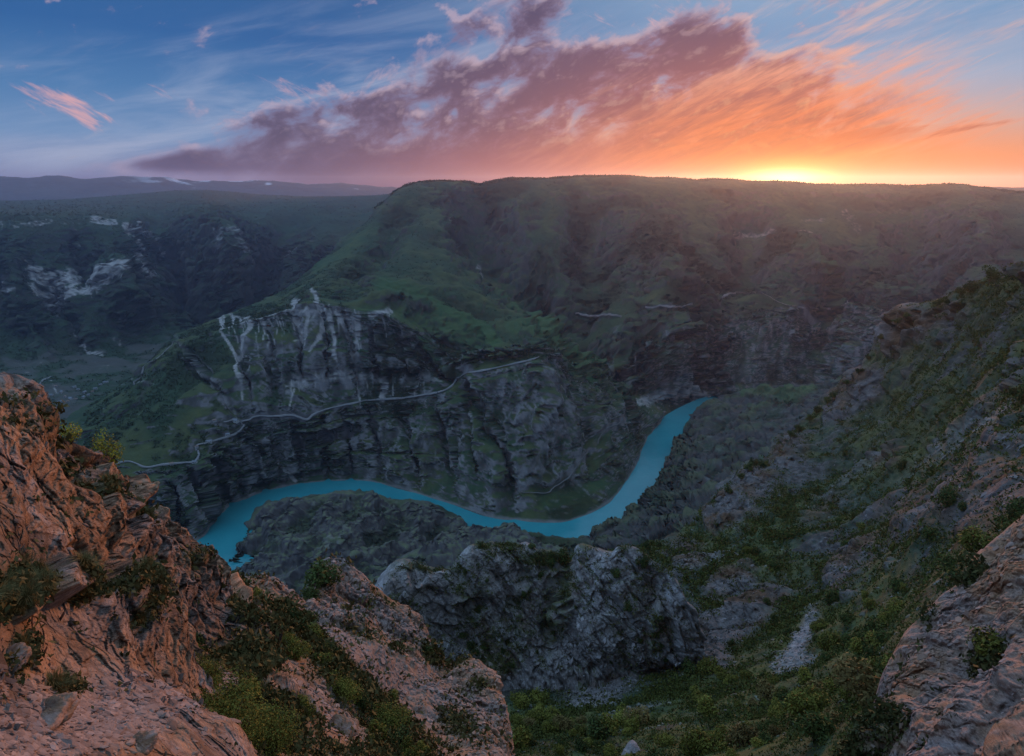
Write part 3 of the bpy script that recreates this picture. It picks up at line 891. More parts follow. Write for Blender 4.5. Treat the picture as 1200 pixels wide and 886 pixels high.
def spur_hill(name, top, rows, px0, px1, nu, nv, seed, sc_=1.0):
    L = Loft([[(px, D + 110, -14) for px, D, z in top], top] + rows, px0, px1, nu, nv)
    land_disp(L, 120 * sc_, 44 * sc_, 60, 2.0, 10, 0.3, seed, 1 - 0.6 * np.exp(-((L.T - 1) / 0.2) ** 2))
    P = L.P.reshape(-1, 3)
    rg = ridged(P * np.array([1, 1, 0.4]) / 95 + seed * 3, 5)
    keep = sstep(L.T, 1.0, 1.25).reshape(-1)
    L.push((rg - 0.5) * 52 * sc_ * (0.15 + 0.85 * keep))
    rg = rg.reshape(L.shape)
    P = L.P.reshape(-1, 3)
    n1 = fbm(P / 70, 5).reshape(L.shape); n2 = fbm(P / 18 + 3, 4).reshape(L.shape)
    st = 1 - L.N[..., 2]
    c = mixv(SOIL * 0.72 * np.ones(L.shape + (1,)), np.array([0.100, 0.115, 0.062]), sstep(L.N[..., 2] + 0.3 * n1, 0.72, 0.98))
    c = mixv(c, ROCK * 0.85, sstep(n2 + 0.4 * n1, 0.12, 0.5) * 0.45)
    c = mixv(c, SCRUB, sstep(n1 - 0.3 * n2, 0.05, 0.4) * 0.6)
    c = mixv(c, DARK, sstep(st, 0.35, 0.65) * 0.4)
    c = mixv(c, SCRUB * 0.8, sstep(0.5 - rg, 0.0, 0.25) * 0.75)
    L.build(name, M_mid, c)
    return L


def peninsula():
    top = row((240, 680, 'z', -9), (262, 668, 'z', -5), (281, 646, 'z', -2), (287, 630, 'z', 1), (296, 610, 'z', 6), (312, 598, 'z', 16), (340, 588, 'z', 34), (370, 581, 'z', 50), (400, 577, 'z', 60), (425, 578, 'z', 62),
              (450, 585, 'z', 54), (475, 590, 'z', 48), (505, 596, 'z', 30), (530, 606, 'z', 10), (545, 615, 'z', -6), (565, 626, 'z', -14), (640, 660, 'z', -10))
    m1 = row((240, 690, 'z', -12), (262, 684, 'z', -6), (287, 660, 'z', 8), (312, 630, 'z', 26), (340, 615, 'z', 44), (370, 604, 'z', 62), (400, 602, 'z', 68), (425, 604, 'z', 66),
             (450, 610, 'z', 56), (475, 612, 'z', 44), (505, 616, 'z', 34), (530, 624, 'z', 20), (565, 640, 'z', 0), (640, 680, 'z', -10))
    m2 = row((240, 720, 'z', -14), (262, 706, 'z', 0), (287, 690, 'z', 22), (312, 668, 'z', 46), (340, 648, 'z', 60), (370, 636, 'z', 70), (400, 632, 'z', 70), (450, 640, 'z', 50), (505, 650, 'z', 30), (565, 670, 'z', 6), (640, 700, 'z', -8))
    m3 = row((240, 800, 'z', -14), (287, 760, 'z', 20), (340, 720, 'z', 40), (400, 700, 'z', 40), (505, 720, 'z', 10), (640, 780, 'z', -14))
    m4 = row((240, 1000, 'z', 60), (340, 980, 'z', 160), (505, 960, 'z', 180), (640, 980, 'z', 150))
    return spur_hill('peninsula_hill', top, [m1, m2, m3, m4], 240, 640, 420, [6, 90, 110, 90, 30], 3.0)


def near_spur():
    top = row((360, 720, 'z', 20), (420, 690, 'z', 40), (450, 672, 'z', 56), (480, 652, 'z', 72), (505, 642, 'z', 80), (525, 632, 'z', 88), (548, 625, 'z', 92), (570, 620, 'z', 95), (590, 619, 'z', 95), (608, 621, 'z', 90),
              (640, 627, 'z', 82), (665, 630, 'z', 74), (690, 638, 'z', 58), (720, 650, 'z', 30), (760, 676, 'z', -10))
    m1 = row((360, 760, 'z', 30), (420, 720, 'z', 70), (480, 672, 'z', 100), (525, 648, 'z', 118), (570, 634, 'z', 124), (608, 634, 'z', 122), (640, 642, 'z', 112), (690, 664, 'z', 86), (760, 710, 'z', 30))
    m2 = row((360, 840, 'z', 60), (420, 800, 'z', 110), (480, 740, 'z', 150), (570, 700, 'z', 180), (640, 710, 'z', 170), (760, 800, 'z', 80))
    m3 = row((360, 1050, 'z', 240), (480, 1000, 'z', 330), (640, 980, 'z', 360), (760, 1000, 'z', 330))
    return spur_hill('grey_spur', top, [m1, m2, m3], 360, 760, 380, [6, 90, 60, 30], 6.0)


def right_bank():
    top = row((640, 660, 'z', -10), (672, 640, 'z', -4), (692, 629, 'z', 0), (718, 615, 'z', 3), (742, 598, 'z', 3), (775, 560, 'z', 2), (797, 514, 'z', 2), (818, 481, 'z', 6), (832, 472, 'z', 14), (850, 464, 'z', 32), (880, 456, 'z', 52), (905, 452, 'z', 64),
              (940, 451, 'z', 72), (965, 450, 'z', 80), (990, 444, 'z', 96), (1040, 430, 'z', 130), (1120, 420, 'z', 150))
    m1 = row((640, 680, 'z', 0), (692, 650, 'z', 30), (718, 634, 'z', 40), (742, 622, 'z', 46), (775, 590, 'z', 44), (797, 552, 'z', 40), (818, 520, 'z', 40), (850, 492, 'z', 56), (880, 480, 'z', 70), (905, 470, 'z', 80), (940, 464, 'z', 84), (965, 464, 'z', 92), (1040, 450, 'z', 150), (1120, 440, 'z', 170))
    m2 = row((640, 720, 'z', 40), (692, 680, 'z', 84), (742, 650, 'z', 110), (775, 630, 'z', 120), (818, 580, 'z', 110), (850, 545, 'z', 105), (905, 510, 'z', 115), (965, 490, 'z', 125), (1040, 480, 'z', 180), (1120, 470, 'z', 200))
    m3 = row((640, 800, 'z', 110), (742, 720, 'z', 190), (818, 660, 'z', 200), (905, 590, 'z', 200), (1040, 540, 'z', 240), (1120, 520, 'z', 260))
    L = Loft([[(px, D + 90, min(z, 20) - 30) for px, D, z in top], top, m1, m2, m3], 640, 1120, 460, [6, 90, 110, 90])
    L.U0, L.V0 = L.U.copy(), L.V.copy()
    rg = ridged(L.P.reshape(-1, 3) * np.array([1, 1, 0.4]) / 130 + 21, 5)
    L.push((rg - 0.5) * 55 * (0.1 + 0.9 * sstep(L.T, 1.0, 1.35)).reshape(-1))
    rg = rg.reshape(L.shape)
    land_disp(L, 130, 42, 70, 3.0, 12, 0.25, 11.0, 1 - 0.7 * np.exp(-((L.T - 1) / 0.2) ** 2))
    P = L.P.reshape(-1, 3)
    n1 = fbm(P / 80, 5).reshape(L.shape); n2 = fbm(P / 20 + 3, 4).reshape(L.shape)
    c = mixv(SOIL * 0.55 * np.ones(L.shape + (1,)), GRASS, sstep(n1 + L.N[..., 2] - 0.8, 0.0, 0.3) * 0.7)
    c = mixv(c, ROCK * 0.7, sstep(n2 + 0.4 * n1, 0.1, 0.5) * 0.5)
    c = mixv(c, SCRUB * 0.7, sstep(0.52 - rg, 0.0, 0.25) * 0.8)
    c = mixv(c, GRASS2 * 1.3, sstep(rg, 0.6, 0.85) * 0.5)
    g = streaks(L, [([(870, 458), (920, 462), (955, 456)], 4, 5, 0.9), ([(880, 480), (920, 470)], 3, 3, 0.5)], n1)
    c = mixv(c, np.array([0.07, 0.11, 0.04]), g * 0.8)
    c = mixv(c, PALE * 0.7, streaks(L, [([(830, 452), (900, 449), (958, 448)], 1.5, 2, 0.0)], n1))
    L.build('river_bank', M_mid, c)
    return L


snowy_mountains()
L_plateau = plateau()
far_ridge()
L_wall = canyon_wall()
peninsula()
near_spur()
right_bank()


def base_ground():
    """the land beneath everything, out to the horizon"""
    n = 60
    g = np.linspace(-9800, 9800, n)
    X, Y = np.meshgrid(g, g)
    Z = -32 + 8 * fbm(np.stack([X, Y, X * 0], -1).reshape(-1, 3) / 2500, 3).reshape(X.shape)
    P = np.stack([X, Y, Z], -1)
    o = grid_object('ground', P, np.broadcast_to(SCRUB, P.shape), M_far)
    o['kind'] = 'structure'


def river():
    far = [(-500, 1100), (-100, 860), (120, 700), (238, 628), (255, 602), (290, 583), (340, 569), (420, 563), (470, 573), (530, 591), (590, 609), (650, 613), (690, 603), (722, 580), (745, 545), (760, 512), (785, 488), (815, 473), (850, 462), (900, 452)]
    near = [(-200, 1250), (120, 980), (285, 690), (300, 645), (306, 622), (325, 603), (352, 594), (422, 584), (475, 597), (540, 615), (600, 625), (650, 633), (702, 634), (752, 604), (785, 562), (806, 516), (828, 483), (850, 474), (880, 468), (930, 460)]
    def w(px, py):
        D = dat(px, py, 0.0)
        return place(float(px), D, 0.0)
    A = np.array([w(*p) for p in far]); B = np.array([w(*p) for p in near])
    t = np.arange(len(A)); q = np.linspace(0, len(A) - 1, 400)
    A = pchip(t, A, q); B = pchip(t, B, q)
    ext = (A - B); ext /= np.linalg.norm(ext, axis=1, keepdims=True)
    A = A + ext * 25; B = B - ext * 25
    k = np.linspace(0, 1, 16)[None, :, None]
    P = A[:, None] * (1 - k) + B[:, None] * k
    P[..., 2] = 0.0
    m, b = new_mat('turquoise_water')
    nt = m.node_tree
    tc = nt.nodes.new('ShaderNodeTexCoord')
    n = noise(S(tc.outputs['Object']), 0.015, 5.0, 0.65)
    nt.links.new(mixc(n, (0.008, 0.150, 0.175), (0.040, 0.255, 0.265)).s, b.inputs['Base Color'])
    b.inputs['Roughness'].default_value = 0.10
    b.inputs['IOR'].default_value = 1.33
    w2 = noise(S(tc.outputs['Object']), 0.06, 6.0, 0.66)
    bp = nt.nodes.new('ShaderNodeBump')
    bp.inputs['Strength'].default_value = 0.6
    bp.inputs['Distance'].default_value = 1.2
    nt.links.new(w2.s, bp.inputs['Height'])
    nt.links.new(bp.outputs[0], b.inputs['Normal'])
    o = grid_object('river', P, np.ones_like(P), m)
    o['kind'] = 'structure'


base_ground()
river()

# ------------------------------------------------------------------ the near slopes and rocks
def bed(P, n):
    """turn points so that local z is the bedding normal"""
    n = np.array(n, float); n /= np.linalg.norm(n)
    a = np.cross([0, 1, 0], n); a /= np.linalg.norm(a)
    return P @ np.stack([a, np.cross(n, a), n], 1)


def grit(L, size, amp):
    """weathered roughness"""
    P = L.P.reshape(-1, 3)
    L.push((fbm(P / size + 13, 4, 0.6) + 0.6 * (0.5 - ridged(P / (size * 1.6) + 5, 3))) * amp, L.B)


def relax(L, it=10):
    """spread the vertices where a step has stretched the sheet"""
    for _ in range(it):
        P = L.P
        for ax in (0, 1):
            e = np.linalg.norm(np.diff(P, axis=ax), axis=-1)
            loc = np.minimum(e / (e.mean(axis=1, keepdims=True) + 1e-9), 9)
            w = np.zeros(P.shape[:2])
            w0 = sstep(loc, 1.8, 4.0)
            if ax == 0:
                w[1:-1] = np.maximum(w0[1:], w0[:-1]); A = P.copy(); A[1:-1] = 0.5 * (P[2:] + P[:-2])
            else:
                w[:, 1:-1] = np.maximum(w0[:, 1:], w0[:, :-1]); A = P.copy(); A[:, 1:-1] = 0.5 * (P[:, 2:] + P[:, :-2])
            P = P + (A - P) * w[..., None] * 0.7
        L.P = P
    L.N = normals(L.P)


def courses(L, beds, levels, w, seed=0):
    """bedded rock: every bed is cut by joints into blocks that stand out or sit back; levels: (thickness, length, push)"""
    w = np.asarray(w).reshape(-1)
    L.bedrnd = np.zeros(len(w))
    for a, (th, ln, amp) in enumerate(levels):
        if a: relax(L)
        P = L.P.reshape(-1, 3)
        q = bed(P, beds)
        wp = fbm(P / (ln * 2.5) + 3 * a + seed, 3)
        s = q[:, 2] / th + 1.3 * wp + 0.45 * fbm(P / (th * 4.0) + 9, 3)
        i = np.floor(s); f = s - i
        ii = i.astype(np.int64) & 4095
        x = q[:, 0] / (ln * (0.6 + 0.9 * _RND[ii, 0])) + 7 * _RND[ii, 1] + 0.5 * fbm(P / ln + 4, 2)
        y = q[:, 1] / (ln * (0.6 + 0.9 * _RND[ii, 2])) + 7 * _RND[ii, 3] + 0.5 * fbm(P / ln + 14, 2)
        j, k = np.floor(x), np.floor(y)
        h = _PERM[(_PERM[(_PERM[ii] + j.astype(np.int64)) & 4095] + k.astype(np.int64)) & 4095]
        r = _RND[h]
        seam = sstep(np.minimum(f, 1 - f), 0.0, 0.16)
        joint = sstep(np.minimum(np.minimum(x - j, 1 - x + j), np.minimum(y - k, 1 - y + k)), 0.0, 0.07)
        tilt = (r[:, 4] - 0.5) * (f - 0.5) + (r[:, 5] - 0.5) * (x - j - 0.5) * 0.8
        L.push(((r[:, 3] - 0.5) * 1.1 + (_RND[ii, 4] - 0.5) * 0.9 + tilt * 0.8 + 0.35 * (np.minimum(seam, 0.4 + 0.6 * joint) - 1)) * amp * w, L.B)
        L.bedrnd = L.bedrnd + (r[:, 1] - 0.5) / (a + 1)
    L.bedrnd = L.bedrnd.reshape(L.shape)


def fracture(L, beds, sizes, weight, out=None):
    """broken limestone: blocks along the bedding, several sizes; weight 0..1 per vertex.  sizes: (along, across, thick, push)"""
    w = weight.reshape(-1)
    B = L.B
    L.crack = np.ones(len(w)); L.block = np.zeros(len(w))
    for i, (a, b, t, amp) in enumerate(sizes):
        P = L.P.reshape(-1, 3)
        q = bed(P, beds)
        q = q + np.stack([fbm(P / (a * 2.2) + 3 * i, 2), fbm(P / (a * 2.2) + 7 + i, 2), fbm(P / (a * 2.2) + 11 + i, 2)], -1) * a * 0.3
        v, cr, rnd = blocks(q, (a, b, t))
        L.push((v + 0.25 * (cr - 1)) * amp * w, B)
        L.crack = np.minimum(L.crack, 1 - (1 - cr) * (0.5 + 0.5 * w))
        L.block = L.block + (rnd - 0.5) / (i + 1)
    L.crack = L.crack.reshape(L.shape); L.block = L.block.reshape(L.shape)


def area(L, spots, nz=None, soft=0.5):
    """mask of ellipses in survey pixels: (cx, cy, rx, ry, turn, strength)"""
    m = np.zeros(L.shape)
    for cx, cy, rx, ry, deg, s in spots:
        c, n = math.cos(R(deg)), math.sin(R(deg))
        x, y = L.U0 - cx, L.V0 - cy
        d = np.hypot((x * c - y * n) / rx, (x * n + y * c) / ry)
        if nz is not None: d = d + nz
        m = np.maximum(m, s * (1 - sstep(d, 1 - soft, 1 + soft)))
    return m


STONE = np.array([0.200, 0.182, 0.172])
WARM_STONE = np.array([0.262, 0.160, 0.096])
RUST = np.array([0.26, 0.115, 0.055])
DRY = np.array([0.095, 0.082, 0.036])
OLIVE = np.array([0.062, 0.074, 0.016])


def hillside():
    """the great slope on the right, down to the floor of the gully"""
    top = row((560, 700, 190), (640, 668, 185), (700, 652, 185), (740, 642, 190), (765, 637, 195), (790, 632, 205), (812, 618, 225), (830, 602, 245), (848, 580, 260), (868, 556, 272), (880, 545, 282), (900, 540, 288), (912, 526, 300), (935, 505, 320), (955, 485, 338),
              (972, 468, 348), (990, 452, 356), (1008, 438, 362), (1018, 420, 366), (1030, 400, 366), (1045, 384, 364), (1058, 368, 360), (1075, 361, 352), (1100, 355, 338), (1130, 342, 318), (1150, 333, 305), (1175, 325, 292), (1200, 315, 280), (1260, 292, 262), (1320, 272, 250), (1460, 240, 230))
    h1 = row((560, 730, 160), (640, 700, 158), (700, 682, 160), (740, 672, 165), (790, 662, 172), (830, 640, 190), (870, 612, 205), (912, 590, 225), (955, 566, 245), (990, 540, 265), (1030, 500, 285), (1060, 470, 285), (1100, 448, 270), (1150, 425, 248), (1200, 405, 225), (1320, 350, 190), (1460, 310, 170))
    h2 = row((560, 765, 138), (640, 745, 136), (700, 730, 138), (740, 720, 142), (790, 706, 147), (830, 690, 155), (870, 668, 165), (912, 650, 176), (955, 632, 186), (990, 612, 192), (1030, 588, 195), (1060, 570, 190), (1100, 548, 178), (1150, 525, 160), (1200, 500, 146), (1320, 450, 125), (1460, 410, 110))
    h3 = row((560, 800, 110), (640, 792, 112), (700, 785, 114), (740, 778, 117), (790, 766, 120), (830, 752, 124), (870, 738, 128), (912, 722, 131), (955, 706, 132), (1000, 690, 130), (1060, 658, 122), (1100, 636, 112), (1150, 612, 100), (1200, 590, 90), (1320, 540, 76), (1460, 500, 66))
    h4 = row((560, 846, 78), (640, 842, 80), (700, 838, 82), (790, 826, 85), (870, 808, 86), (955, 786, 84), (1000, 772, 80), (1060, 745, 72), (1100, 726, 66), (1150, 704, 58), (1200, 686, 52), (1320, 640, 42), (1460, 610, 36))
    h5 = row((560, 905, 50), (700, 900, 52), (790, 892, 53), (870, 880, 53), (955, 862, 50), (1000, 850, 47), (1060, 830, 42), (1150, 800, 35), (1320, 750, 27), (1460, 720, 23))
    h6 = row((560, 1010, 28), (700, 1010, 29), (870, 1000, 28), (1000, 970, 25), (1150, 930, 20), (1320, 900, 16), (1460, 880, 14))
    h7 = row((560, 1200, 12), (870, 1200, 11), (1150, 1150, 9), (1460, 1100, 7))
    L = Loft([[(px, D + 70, z - 75) for px, D, z in top], top, h1, h2, h3, h4, h5, h6, h7], 430, 1460, 1190, [40, 130, 130, 150, 120, 100, 40, 10])
    L.U0, L.V0 = L.U.copy(), L.V.copy()
    P = L.P.reshape(-1, 3)
    n1 = fbm(P / 26, 5).reshape(L.shape); n2 = fbm(P / 7 + 5, 5).reshape(L.shape)
    T = L.T
    L.push((fbm(P / 45 + 2, 4) * 7 * (0.25 + 0.75 * sstep(np.abs(T - 1), 0.02, 0.3)).reshape(-1) * np.clip(L.P[..., 1] / 150, 0.25, 1).reshape(-1)))
    # furrows and benches that run down the slope
    L.push(((ridged(P * np.array([1, 1, 0.25]) / 34 + 3, 4) - 0.5) * 5.0 * np.clip(L.P[..., 1] / 180, 0.2, 1).reshape(-1)))
    crag = area(L, [(1062, 385, 34, 22, 25, 1), (1010, 450, 26, 16, 45, 0.9), (985, 475, 22, 14, 45, 0.8), (1110, 372, 30, 10, 20, 0.5), (885, 575, 26, 26, 50, 1), (860, 590, 22, 18, 40, 1), (925, 530, 24, 14, 40, 0.8), (842, 605, 16, 14, 30, 0.8),
                    (1000, 655, 40, 20, 35, 0.9), (985, 680, 24, 18, 30, 0.8), (1080, 610, 40, 22, 35, 0.8), (1130, 590, 30, 30, 50, 0.7), (1060, 590, 36, 14, 30, 0.6), (1170, 560, 30, 24, 45, 0.7), (860, 690, 26, 16, 30, 1), (880, 720, 26, 18, 40, 1),
                    (845, 745, 20, 22, 50, 0.9), (832, 770, 22, 26, 60, 0.9), (905, 700, 18, 14, 30, 0.8), (800, 640, 24, 10, 10, 0.8), (815, 660, 22, 9, 10, 0.6), (1150, 480, 40, 10, 40, 0.4), (770, 690, 20, 14, 0, 0.6), (960, 600, 30, 8, 35, 0.4), (1190, 520, 20, 20, 40, 0.6)], 0.9 * n1 + 0.35 * n2)
    crag = np.maximum(crag, 0.75 * sstep(n1 + 0.5 * n2, 0.28, 0.5) * (T < 4.2))
    hor = L.N * np.array([1, 1, 0.35])
    reach = np.clip(L.P[..., 1] / 60, 0.6, 4.0)
    L.push((hor * (crag * reach * 2.1 * (0.7 + n2))[..., None]).reshape(-1, 3))
    w = 0.10 + 0.90 * crag
    L.B = np.array([-0.42, -0.52, 0.74])
    courses(L, (0.35, 0.1, 0.9), [(4.0, 9.0, 1.7), (1.5, 3.6, 0.9), (0.55, 1.5, 0.36)], (0.06 + 0.94 * crag) * np.clip((L.P[..., 1] / 140) ** 1.6, 0.08, 1.3) * (0.35 + 0.65 * sstep(L.T, 1.0, 1.3)), 12)
    fracture(L, (0.55, 0.2, 0.8), [(7, 7, 5, 0.8), (2.6, 2.6, 1.8, 0.4), (1.1, 1.1, 0.8, 0.2)], w * np.clip(L.P[..., 1] / 110, 0.3, 1.3) * (0.35 + 0.65 * sstep(L.T, 1.0, 1.3)))
    grit(L, 4.0, 0.8 * np.clip(L.P[..., 1] / 130, 0.15, 1.5).reshape(-1))
    grit(L, 1.2, 0.30 * np.clip(L.P[..., 1] / 130, 0.15, 1.5).reshape(-1))
    P = L.P.reshape(-1, 3)
    n3 = fbm(P / np.array([2.2, 2.2, 1.6]) + 5, 4).reshape(L.shape); n4 = fbm(P / np.array([14, 14, 40]) + 15, 4).reshape(L.shape)
    scree = area(L, [(940, 748, 10, 34, -22, 1), (930, 775, 22, 12, 20, 0.8), (700, 800, 55, 12, 4, 1), (690, 822, 40, 10, 8, 0.8), (740, 838, 40, 8, 15, 0.5), (760, 770, 40, 8, 0, 0.7), (640, 770, 60, 12, 0, 0.7), (820, 665, 40, 6, 10, 0.6), (1150, 500, 70, 8, 35, 0.6),
                     (1000, 560, 50, 6, 32, 0.5), (1100, 520, 60, 8, 35, 0.5), (790, 785, 24, 10, 10, 0.6), (850, 655, 30, 4, 15, 0.7)], 0.6 * n2)
    veg = sstep(n1 * 0.9 + n4 * 0.9 + 0.45 * n3 + 0.32, -0.12, 0.25)
    band = area(L, [(930, 610, 150, 26, 38, 1), (1080, 520, 140, 24, 40, 0.9), (1180, 430, 90, 22, 42, 0.7), (880, 655, 60, 14, 30, 0.9), (760, 720, 60, 16, 20, 0.9), (920, 740, 24, 44, -30, 1), (985, 745, 34, 60, -20, 1), (1040, 690, 40, 40, 30, 0.9), (880, 840, 160, 36, 5, 1),
                    (720, 860, 160, 26, 5, 1), (780, 650, 70, 10, 5, 0.9), (1110, 680, 30, 22, 40, 0.8)], 0.5 * n2)
    veg = np.maximum(veg * 0.8, band * sstep(n2 + 0.5 * n3, -0.55, -0.1))
    veg = np.maximum(veg, sstep(T, 4.4, 4.8) * sstep(n2 + 0.5 * n3, -0.7, -0.2))
    veg = np.maximum(veg, (1 - sstep(T, 1.25, 1.9)) * sstep(n2 + 0.6 * n1, -0.45, 0.1))
    veg *= (1 - 0.85 * crag) * (1 - 0.9 * scree)
    L.veg, L.crag, L.scree = veg, crag, scree
    base = mixv(SOIL * 0.5, STONE * 0.62, sstep(n3 + 0.3 * n2, -0.2, 0.4))
    base = mixv(base, STONE * 1.25, scree * (0.6 + 0.4 * sstep(n3, -0.2, 0.3)))
    c = mixv(base, mixv(GRASS * 1.1, np.array([0.088, 0.095, 0.026]), sstep(n1 - n2, -0.3, 0.4)), veg * 0.92)
    c = mixv(c, SCRUB * 0.75, veg * sstep(n2 - 0.5 * n3, 0.05, 0.3) * 0.75)
    rock = mixv(mixv(STONE * 0.72, WARM_STONE * 0.5, sstep(n4, -0.2, 0.3)), DARK, sstep(-n3, 0.1, 0.5) * 0.35)
    c = mixv(c, rock * (0.85 + 0.5 * np.clip(L.block, -0.5, 0.5))[..., None], np.clip(crag * 1.3, 0, 1) * (1 - 0.6 * sstep(n3 + n2, 0.15, 0.45)))
    c = c * (1 - 0.3 * (1 - L.crack) * crag)[..., None]
    L.build('hillside', M_slope, c)
    return L


def knoll():
    """the grey crag in the middle, standing at the lip of the gully"""
    top = row((425, 760, 96), (445, 700, 99), (458, 674, 103), (470, 664, 106), (485, 662, 108), (505, 668, 109), (525, 668, 110), (545, 656, 112), (560, 646, 114), (580, 640, 117), (598, 635, 119), (612, 636, 119), (628, 643, 118), (645, 650, 118), (662, 655, 118), (672, 652, 117),
              (680, 644, 115), (695, 642, 114), (712, 645, 113), (728, 641, 112), (742, 642, 112), (755, 650, 111), (768, 658, 110), (780, 664, 109), (792, 678, 107), (806, 704, 104), (830, 750, 104))
    m1 = row((425, 780, 93), (445, 730, 95), (470, 700, 101), (505, 702, 104), (545, 690, 107), (580, 676, 111), (612, 672, 113), (645, 690, 113), (672, 690, 110), (695, 680, 108), (728, 680, 106.5), (755, 690, 106.5), (780, 705, 106), (806, 730, 103), (830, 765, 103))
    m2 = row((425, 800, 91), (445, 766, 92), (470, 745, 98), (505, 748, 101), (545, 742, 104), (580, 730, 107), (612, 730, 108), (645, 740, 108), (672, 742, 106), (695, 735, 104), (728, 738, 103), (755, 742, 104), (780, 752, 105), (806, 768, 105), (830, 790, 104))
    m3 = row((425, 840, 84), (470, 800, 92), (545, 794, 98), (612, 788, 101), (672, 784, 102.5), (728, 780, 104), (780, 782, 107), (830, 810, 108))
    m4 = [(px, D, z - 14) for px, D, z in row((425, 900, 78), (545, 850, 90), (672, 826, 97), (780, 812, 102), (830, 830, 105))]
    L = Loft([[(px, D + 26, z - 30) for px, D, z in top], top, m1, m2, m3, m4], 425, 830, 620, [40, 110, 120, 110, 40])
    L.U0, L.V0 = L.U.copy(), L.V.copy()
    P = L.P.reshape(-1, 3)
    n1 = fbm(P / 12, 4).reshape(L.shape)
    L.push((fbm(P / 14 + 2, 4) * 4.2))
    gap = area(L, [(655, 700, 16, 50, -12, 1), (640, 660, 16, 12, 0, 0.7), (610, 690, 8, 40, -25, 0.6), (545, 700, 10, 40, 20, 0.4), (770, 720, 8, 40, -10, 0.5), (590, 760, 50, 14, -10, 0.4)], 0.9 * n1)
    L.push((-gap * 2.6 * (L.N[..., 2] < 2)).reshape(-1))
    L.B = np.array([0.05, -0.80, 0.60])
    kw = np.clip(1.15 - gap, 0.5, 1) * sstep(4.9 - L.T, 0, 0.8) * (0.35 + 0.65 * sstep(L.T, 1.0, 1.4))
    courses(L, (0.80, 0.25, 0.55), [(4.2, 9.0, 2.2), (1.6, 4.0, 0.9), (0.6, 1.6, 0.24)], kw, 5)
    fracture(L, (0.75, 0.15, 0.55), [(3.0, 3.0, 1.6, 0.5), (1.1, 1.1, 0.6, 0.13)], np.clip(1.15 - gap, 0.2, 1) * sstep(4.9 - L.T, 0, 0.8) * (0.35 + 0.65 * sstep(L.T, 1.0, 1.4)))
    grit(L, 3.0, 0.7)
    grit(L, 0.9, 0.26)
    P = L.P.reshape(-1, 3)
    n2 = fbm(P / 3 + 5, 5).reshape(L.shape); n3 = fbm(P / 1.0 + 5, 3).reshape(L.shape)
    flat_ = sstep(L.N[..., 2], 0.62, 0.9)
    veg = np.clip(np.maximum(flat_ * sstep(n1 + 0.5 * n2, -0.25, 0.15) * 0.9, gap * sstep(n2, -0.4, 0.2)) + 0.7 * sstep(n1 + n2, 0.35, 0.6), 0, 1)
    veg = np.maximum(veg, area(L, [(500, 666, 36, 6, 0, 0.8), (640, 652, 34, 8, 5, 0.9), (560, 690, 12, 8, 0, 0.4)], 0.4 * n2))
    L.veg = veg
    c = mixv(STONE * 1.05, np.array([0.33, 0.315, 0.31]), sstep(n2 + 0.6 * L.block, -0.2, 0.5))
    c = mixv(c, WARM_STONE * 0.8, sstep(n1 - 0.3 * n2, 0.1, 0.5) * 0.5)
    c = mixv(c, DARK, sstep(-n2 + 0.4 * n3, 0.25, 0.6) * 0.5)
    c = c * (0.70 + 0.30 * L.crack)[..., None]
    c = mixv(c, mixv(OLIVE, SCRUB, sstep(n3, -0.2, 0.3)), veg * 0.85)
    L.build('crag', M_slope, c)
    return L


